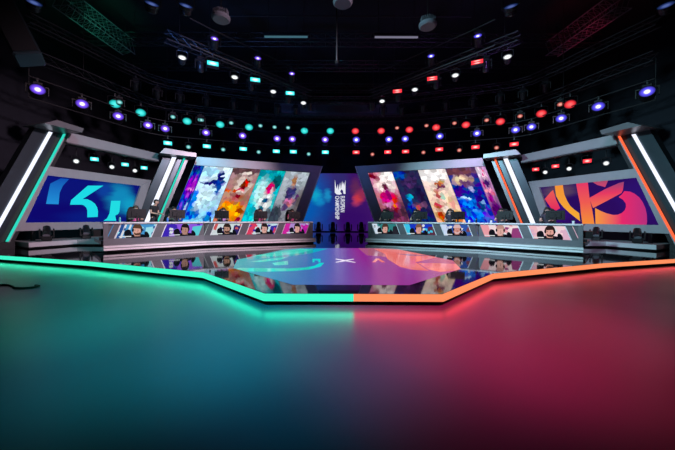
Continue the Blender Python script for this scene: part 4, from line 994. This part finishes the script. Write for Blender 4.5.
def make_person(name, seated, shirt, hair, headset=True, reach=.0):
    r = bpy.data.objects.new(name, None); COL.objects.link(r)             # faces -Y, feet at z 0
    z0 = .60 if seated else .93
    pel, wai, che = (0, .0, z0), (0, .02, z0 + .19), (0, .0 if seated else -.02, z0 + .40)
    nk, hb = (0, -.02 if seated else -.06, z0 + .525), (0, -.04 if seated else -.10, z0 + .575)
    hc, ht = (0, -.055 if seated else -.135, z0 + .655), (0, -.045 if seated else -.13, z0 + .72)
    body = [[(pel, .09), (wai, .095), (che, .115), (nk, .05), (hb, .06), (hc, (.082, .095)), (ht, .07)]]
    nose = (0, hc[1] - .098, hc[2] - .02); body.append([(hc, .09), (nose, .012)])
    shirtc = [[((0, pel[1], pel[2] - (.02 if seated else .15)), .158), ((0, .01, z0 + .09), .148), (wai, .14), (che, .15), ((0, nk[1] + .01, nk[2] - .045), .068)]]
    trou = [[((0, .01, z0 + .07), .142), (pel, .155)]]
    for q in (-1, 1):
        body.append([(hc, .09), ((q * .088, hc[1] + .01, hc[2] - .01), .016)])                    # ear
        sh = (q * .175, che[1], che[2] + .05)
        if seated: el, wr = (q * .25, -.12, z0 + .20), (q * .16, -.38, z0 + .22)
        else: el, wr = (q * .25, -.02, z0 + .17), (q * .15, -.26, z0 + .12)
        d = (Vector(wr) - Vector(el)).normalized(); palm = tuple(Vector(wr) + d * .07); k = tuple(Vector(wr) + d * .03)
        body.append([(che, .115), (sh, .054), (el, .046), (wr, .032), (k, (.03, .02)), (palm, (.034, .016))])
        for f, (dx, ln) in enumerate(((-.027, .06), (-.009, .072), (.009, .068), (.027, .052))):
            m = (palm[0] + dx, palm[1] - ln * .45, palm[2] - .008); e_ = (palm[0] + dx, palm[1] - ln * .8, palm[2] - .035)
            body.append([(palm, .02), ((palm[0] + dx, palm[1] - .012, palm[2]), .0095), (m, .0085), (e_, .007)])
        body.append([(k, .02), ((k[0] - q * .035, k[1] - .015, k[2] - .008), .011), ((k[0] - q * .045, k[1] - .055, k[2] - .02), .009)])
        shirtc.append([(che, .15), (sh, .074), (tuple(Vector(sh).lerp(Vector(el), .62)), .066)])
        if seated: kn, an, toe = (q * .15, -.42, z0 - .02), (q * .14, -.40, .09), (q * .15, -.56, .035)
        else: kn, an, toe = (q * .11, -.02, .50), (q * .11, .02, .09), (q * .12, -.15, .035)
        hip = (q * .09, pel[1] - (.03 if seated else 0), pel[2] - .04)
        body.append([(pel, .09), (hip, .062), (kn, .050), (an, .037), (toe, .03)])
        trou.append([(pel, .155), (hip, .120), (kn, .078), (tuple(Vector(kn).lerp(Vector(an), .88)), .052)])
        b = MB(); b.box((an[0], an[1] - .07, .045), (.095, .26, .085), bev=.03); b.build('shoe', M['rubber'], r)
    skin_obj('body', body, M['skin'], r)
    skin_obj('shirt', shirtc, M[shirt], r); skin_obj('trousers', trou, M['trousers'], r)
    b = MB(); T = Matrix.Translation((0, hc[1] + .026, hc[2] + .030)) @ Matrix.Diagonal((.094, .106, .100, 1))
    rings = [(math.cos(e * PI / 2 / 6), math.sin(e * PI / 2 / 6)) for e in range(0, 6)] + [(.02, 1.0)]
    b.lathe(rings, 18, T); b.lathe([(.80, -.85), (.90, -.5), (.94, .05)], 18, Matrix.Translation((0, .022, -.002)) @ T, caps=False); b.build('hair', M[hair], r, smooth=True)
    for q in (-1, 1):
        b = MB(); b.lathe([(.001, -.006), (.010, -.003), (.010, .003), (.001, .006)], 8, Matrix.Translation((q * .034, hc[1] - .092, hc[2] + .005)) @ Matrix.Rotation(PI / 2, 4, 'X')); b.build('eye', M['eye'], r)
    b = MB(); b.box((0, hc[1] - .088, hc[2] - .062), (.045, .012, .012), bev=.004); b.build('mouth', M['lips'], r)
    if headset:
        b = MB(); b.tube([(.105 * math.cos(c), hc[1] + .01, hc[2] + .02 + .128 * math.sin(c)) for c in [PI * i / 12 for i in range(13)]], .012, 6)
        for q in (-1, 1): b.lathe([(.045, -.02), (.05, 0), (.045, .02)], 12, Matrix.Translation((q * .108, hc[1] + .01, hc[2] - .005)) @ Matrix.Rotation(PI / 2, 4, 'Y'))
        b.build('headset', M['plastic'], r)
    return r
mon, chair, kb = make_monitor(), make_chair(), make_keyboard()
for p in (mon, chair, kb): kids_of(p)
people = {}
for key in (('shirtp', 'hairb'), ('shirtw', 'hair'), ('shirtv', 'hair'), ('shirtp', 'hair')):
    people[key] = [make_person('seated_person', True, *key), False]; kids_of(people[key][0])
LOOK = {-1: [('shirtp', 'hair'), ('shirtp', 'hair'), ('shirtv', 'hair'), ('shirtw', 'hair'), ('shirtp', 'hairb')], 1: [('shirtw', 'hair')] * 5}
SEAT = ['at the inner end of', 'second from the inner end of', 'in the middle of', 'second from the outer end of', 'at the outer end of']
first = True
MONOFF = {-1: [0, 0, .1, .1, -.22], 1: [0.05, .0, -.02, .05, .02]}
for s, sd in ((-1, 'teal'), (1, 'red')):
    for k in range(5):
        def spot(back, al=0.):
            x, y, an = desk_spot(k, back, al); return s * x, y, (an if s > 0 else -an)
        o = mon if first else copy_tree(mon); x, y, an = spot(.42, MONOFF[s][k] ); o.location = (x, y, 1.321); o.rotation_euler = (0, 0, an)
        tag(o, f'black monitor seen from behind, {SEAT[k]} the {sd} side desk', 'monitor', 'player monitors')
        o = kb if first else copy_tree(kb); x, y, an = spot(.68, MONOFF[s][k]); o.location = (x, y, 1.321); o.rotation_euler = (0, 0, an)
        tag(o, f'black keyboard behind the monitor {SEAT[k]} the {sd} side desk', 'keyboard', 'player keyboards')
        dx = -.12 if s < 0 else -.40
        o = chair if first else copy_tree(chair); x, y, an = spot(1.46, dx + MONOFF[s][k]); o.location = (x, y, .62); o.rotation_euler = (0, 0, an)
        tag(o, f'black high-backed gaming chair {SEAT[k]} the {sd} side desk', 'chair', 'player chairs')
        pr = people[LOOK[s][k]]; o = copy_tree(pr[0]) if pr[1] else pr[0]; pr[1] = True
        x, y, an = spot(1.38, dx + MONOFF[s][k]); o.location = (x, y, .62); o.rotation_euler = (0, 0, an)
        col = {'shirtp': 'pink', 'shirtw': 'dark', 'shirtv': 'mauve'}[LOOK[s][k][0]]
        tag(o, f'person in {col} jersey and headset seated {SEAT[k]} the {sd} desk', 'person', 'seated players')
        first = False
st = make_person('standing_person', False, 'shirtk', 'hair', False)
st.location = (-8.48, 13.55, .62); st.rotation_euler = (0, 0, math.radians(84))
tag(st, 'person in black t-shirt standing with head bowed behind the outer end of the teal desk', 'person')
# small things on the desks
def bottle(p, body, label):
    r = empty('bottle', p, label, 'bottle', 'drinks on the desks')
    b = MB(); b.lathe([(.034, 0), (.036, .02), (.036, .14), (.02, .18), (.016, .2)], 14); b.build('vessel', body, r)
    b = MB(); b.lathe([(.02, .2), (.02, .235)], 12); b.build('cap', M['plastic'], r)
def cup(p, body, label):
    r = empty('cup', p, label, 'cup', 'drinks on the desks')
    b = MB(); b.lathe([(.035, 0), (.048, .12), (.044, .12), (.033, .01)], 14); b.build('vessel', body, r)
    b = MB(); b.lathe([(.05, .118), (.05, .13), (.03, .14)], 14); b.build('lid', M['plastic'], r)
def dp(s, k, back, al): x, y, _ = desk_spot(k, back, al); return (s * x, y, 1.321)
bl_ = pbr('blue label', (.08, .2, .6), .4)
bottle(dp(-1, 4, .25, .38), pbr('teal bottle', (.1, .5, .5), .3), 'small bottle with dark cap at the outer end of the teal desk')
bottle(dp(-1, 3, .3, .52), bl_, 'blue bottle with dark cap beside the standing person on the teal desk')
bottle(dp(-1, 2, .3, .62), M['plastic'], 'black bottle between second and third monitors from the outer end of the teal desk')
cup(dp(1, 2, .22, .48), M['white'], 'white lidded cup beside the middle monitor of the red desk')
bottle(dp(1, 2, .28, .78), M['plastic'], 'black bottle between middle and next outer monitor of the red desk')
cup(dp(1, 3, .2, -.45), M['white'], 'white lidded cup inward of the second outer monitor on the red desk')
cup(dp(1, 4, .2, .62), M['white'], 'white lidded cup at the outermost end of the red desk')
w = MB(); w.tube([(-9.0, 6.7, .015), (-7.9, 6.58, .015), (-7.46, 6.57, .015), (-7.2, 6.42, .015), (-7.05, 6.3, .015), (-6.85, 6.28, .015), (-6.71, 6.36, .015), (-6.72, 6.5, .015), (-6.85, 6.55, .015)], .02, 8)
tag(w.build('floor_cable', M['rubber'], None, smooth=True), 'black cable lying on the floor at the teal end in front of the stage', 'cable')

# ------------------------------------------------------------------ lights on floor, set and rig
def spot(name, loc, aim, col, power, ang, blend=.6, rad=.25):
    l = bpy.data.lights.new(name, 'SPOT'); l.color = col; l.energy = power; l.spot_size = math.radians(ang); l.spot_blend = blend; l.shadow_soft_size = rad
    o = bpy.data.objects.new(name, l); COL.objects.link(o); o.location = loc
    o.rotation_euler = (Vector(aim) - Vector(loc)).to_track_quat('-Z', 'Y').to_euler(); return o
def area(name, loc, aim, col, power, sx, sy):
    l = bpy.data.lights.new(name, 'AREA'); l.shape = 'RECTANGLE'; l.size = sx; l.size_y = sy; l.color = col; l.energy = power
    o = bpy.data.objects.new(name, l); COL.objects.link(o); o.location = loc
    o.rotation_euler = (Vector(aim) - Vector(loc)).to_track_quat('-Z', 'Y').to_euler(); return o
# added spots for the floor's coloured light, set unseen behind the camera
spot('floor wash teal', (-2.2, -4.5, 8.5), (-2.2, 5.1, 0), (0., .40, .50), 33000, 25, 1., .3)
spot('floor wash blue', (-.6, -4.5, 8.5), (-.7, 4.5, 0), (0., .20, .42), 30000, 22, 1., .3)
spot('floor wash sea green', (-3.6, -4.5, 8.5), (-4.2, 6.3, 0), (0., .55, .40), 26000, 24, 1., .3)
spot('floor wash red', (2.2, -4.5, 8.5), (2.0, 5.1, 0), (1., .025, .14), 27000, 25, 1., .3)
spot('floor wash magenta', (.6, -4.5, 8.5), (.8, 4.5, 0), (.8, .02, .22), 14000, 22, 1., .3)
spot('floor wash rose', (3.8, -4.5, 8.5), (3.8, 6.0, 0), (1., .09, .22), 12000, 25, 1., .3)
# added area lights that boost the edge strips' glow on the floor
for s, colr in ((-1, (.03, 1., .55)), (1, (1., .04, .09))):
    for (ax, ay), (bx, by) in zip(EDGE, EDGE[1:]):
        L = math.hypot(bx - ax, by - ay); nx, ny = (by - ay) / L, -(bx - ax) / L; mx, my = (ax + bx) / 2 + nx * .06, (ay + by) / 2 + ny * .06
        l = bpy.data.lights.new('edge glow fill', 'AREA'); l.shape = 'RECTANGLE'; l.size = L; l.size_y = .06; l.color = colr; l.energy = (1.8 if s < 0 else 1.5) * L
        o = bpy.data.objects.new('edge glow fill', l); COL.objects.link(o); o.location = (s * mx, my, .15)
        z = Vector((-s * nx, -ny, .45)).normalized(); x = Vector((s * (bx - ax), by - ay, 0)).normalized(); y = z.cross(x)
        o.rotation_euler = Matrix((x, y, z)).transposed().to_euler()
# cross light on the set
spot('set wash mauve', (8.0, 5.0, 9.0), (-10, 16, 3), (1., .70, .86), 14000, 46, .8, .4)
spot('set wash cyan', (-8.0, 5.0, 9.0), (10, 16, 3), (.45, .85, 1.), 15000, 46, .8, .4)
spot('own wash teal', (-3.0, 6.0, 9.5), (-9, 16, 3), (.25, .8, .9), 4000, 50, .8, .4)
spot('own wash lilac', (3.0, 6.0, 9.5), (9, 16, 3), (.8, .6, 1.), 4000, 50, .8, .4)
# glow in the rig and on the ceiling
spot('catwalk green', (-12.2, 15.0, 10.2), (-13.4, 16.6, 12.2), (.05, 1., .55), 130, 80, .8, .1)
spot('catwalk red', (12.2, 15.0, 10.2), (13.4, 16.6, 12.2), (1., .03, .12), 90, 80, .8, .1)
spot('rig fill blue', (-7, 11, 7.2), (-6, 22, 10), (.12, .3, 1.), 800, 110, 1., .3)  # added fill pair, there to make the dark trusses show
spot('rig fill purple', (7, 11, 7.2), (6, 22, 10), (.45, .2, 1.), 350, 110, 1., .3)

world = bpy.data.worlds.new('World'); sc.world = world; world.use_nodes = True
world.node_tree.nodes['Background'].inputs[0].default_value = (0, 0, 0, 1)

# ------------------------------------------------------------------ camera
cd = bpy.data.cameras.new('camera'); cd.sensor_width = 36; cd.lens = 16; cd.clip_end = 200; cd.clip_start = .05
co = bpy.data.objects.new('camera', cd); COL.objects.link(co)
R = Matrix.Rotation(math.radians(90), 4, 'X') @ Matrix.Rotation(math.radians(.22), 4, 'Z')
cd.shift_x = .0047; cd.shift_y = -.0099
co.matrix_world = Matrix.Translation((-.33, 0, 1.5)) @ R
sc.camera = co
sc.view_settings.view_transform = 'Standard'; sc.view_settings.look = 'None'; sc.view_settings.exposure = 0; sc.view_settings.gamma = 1
sc.view_settings.use_curve_mapping = False
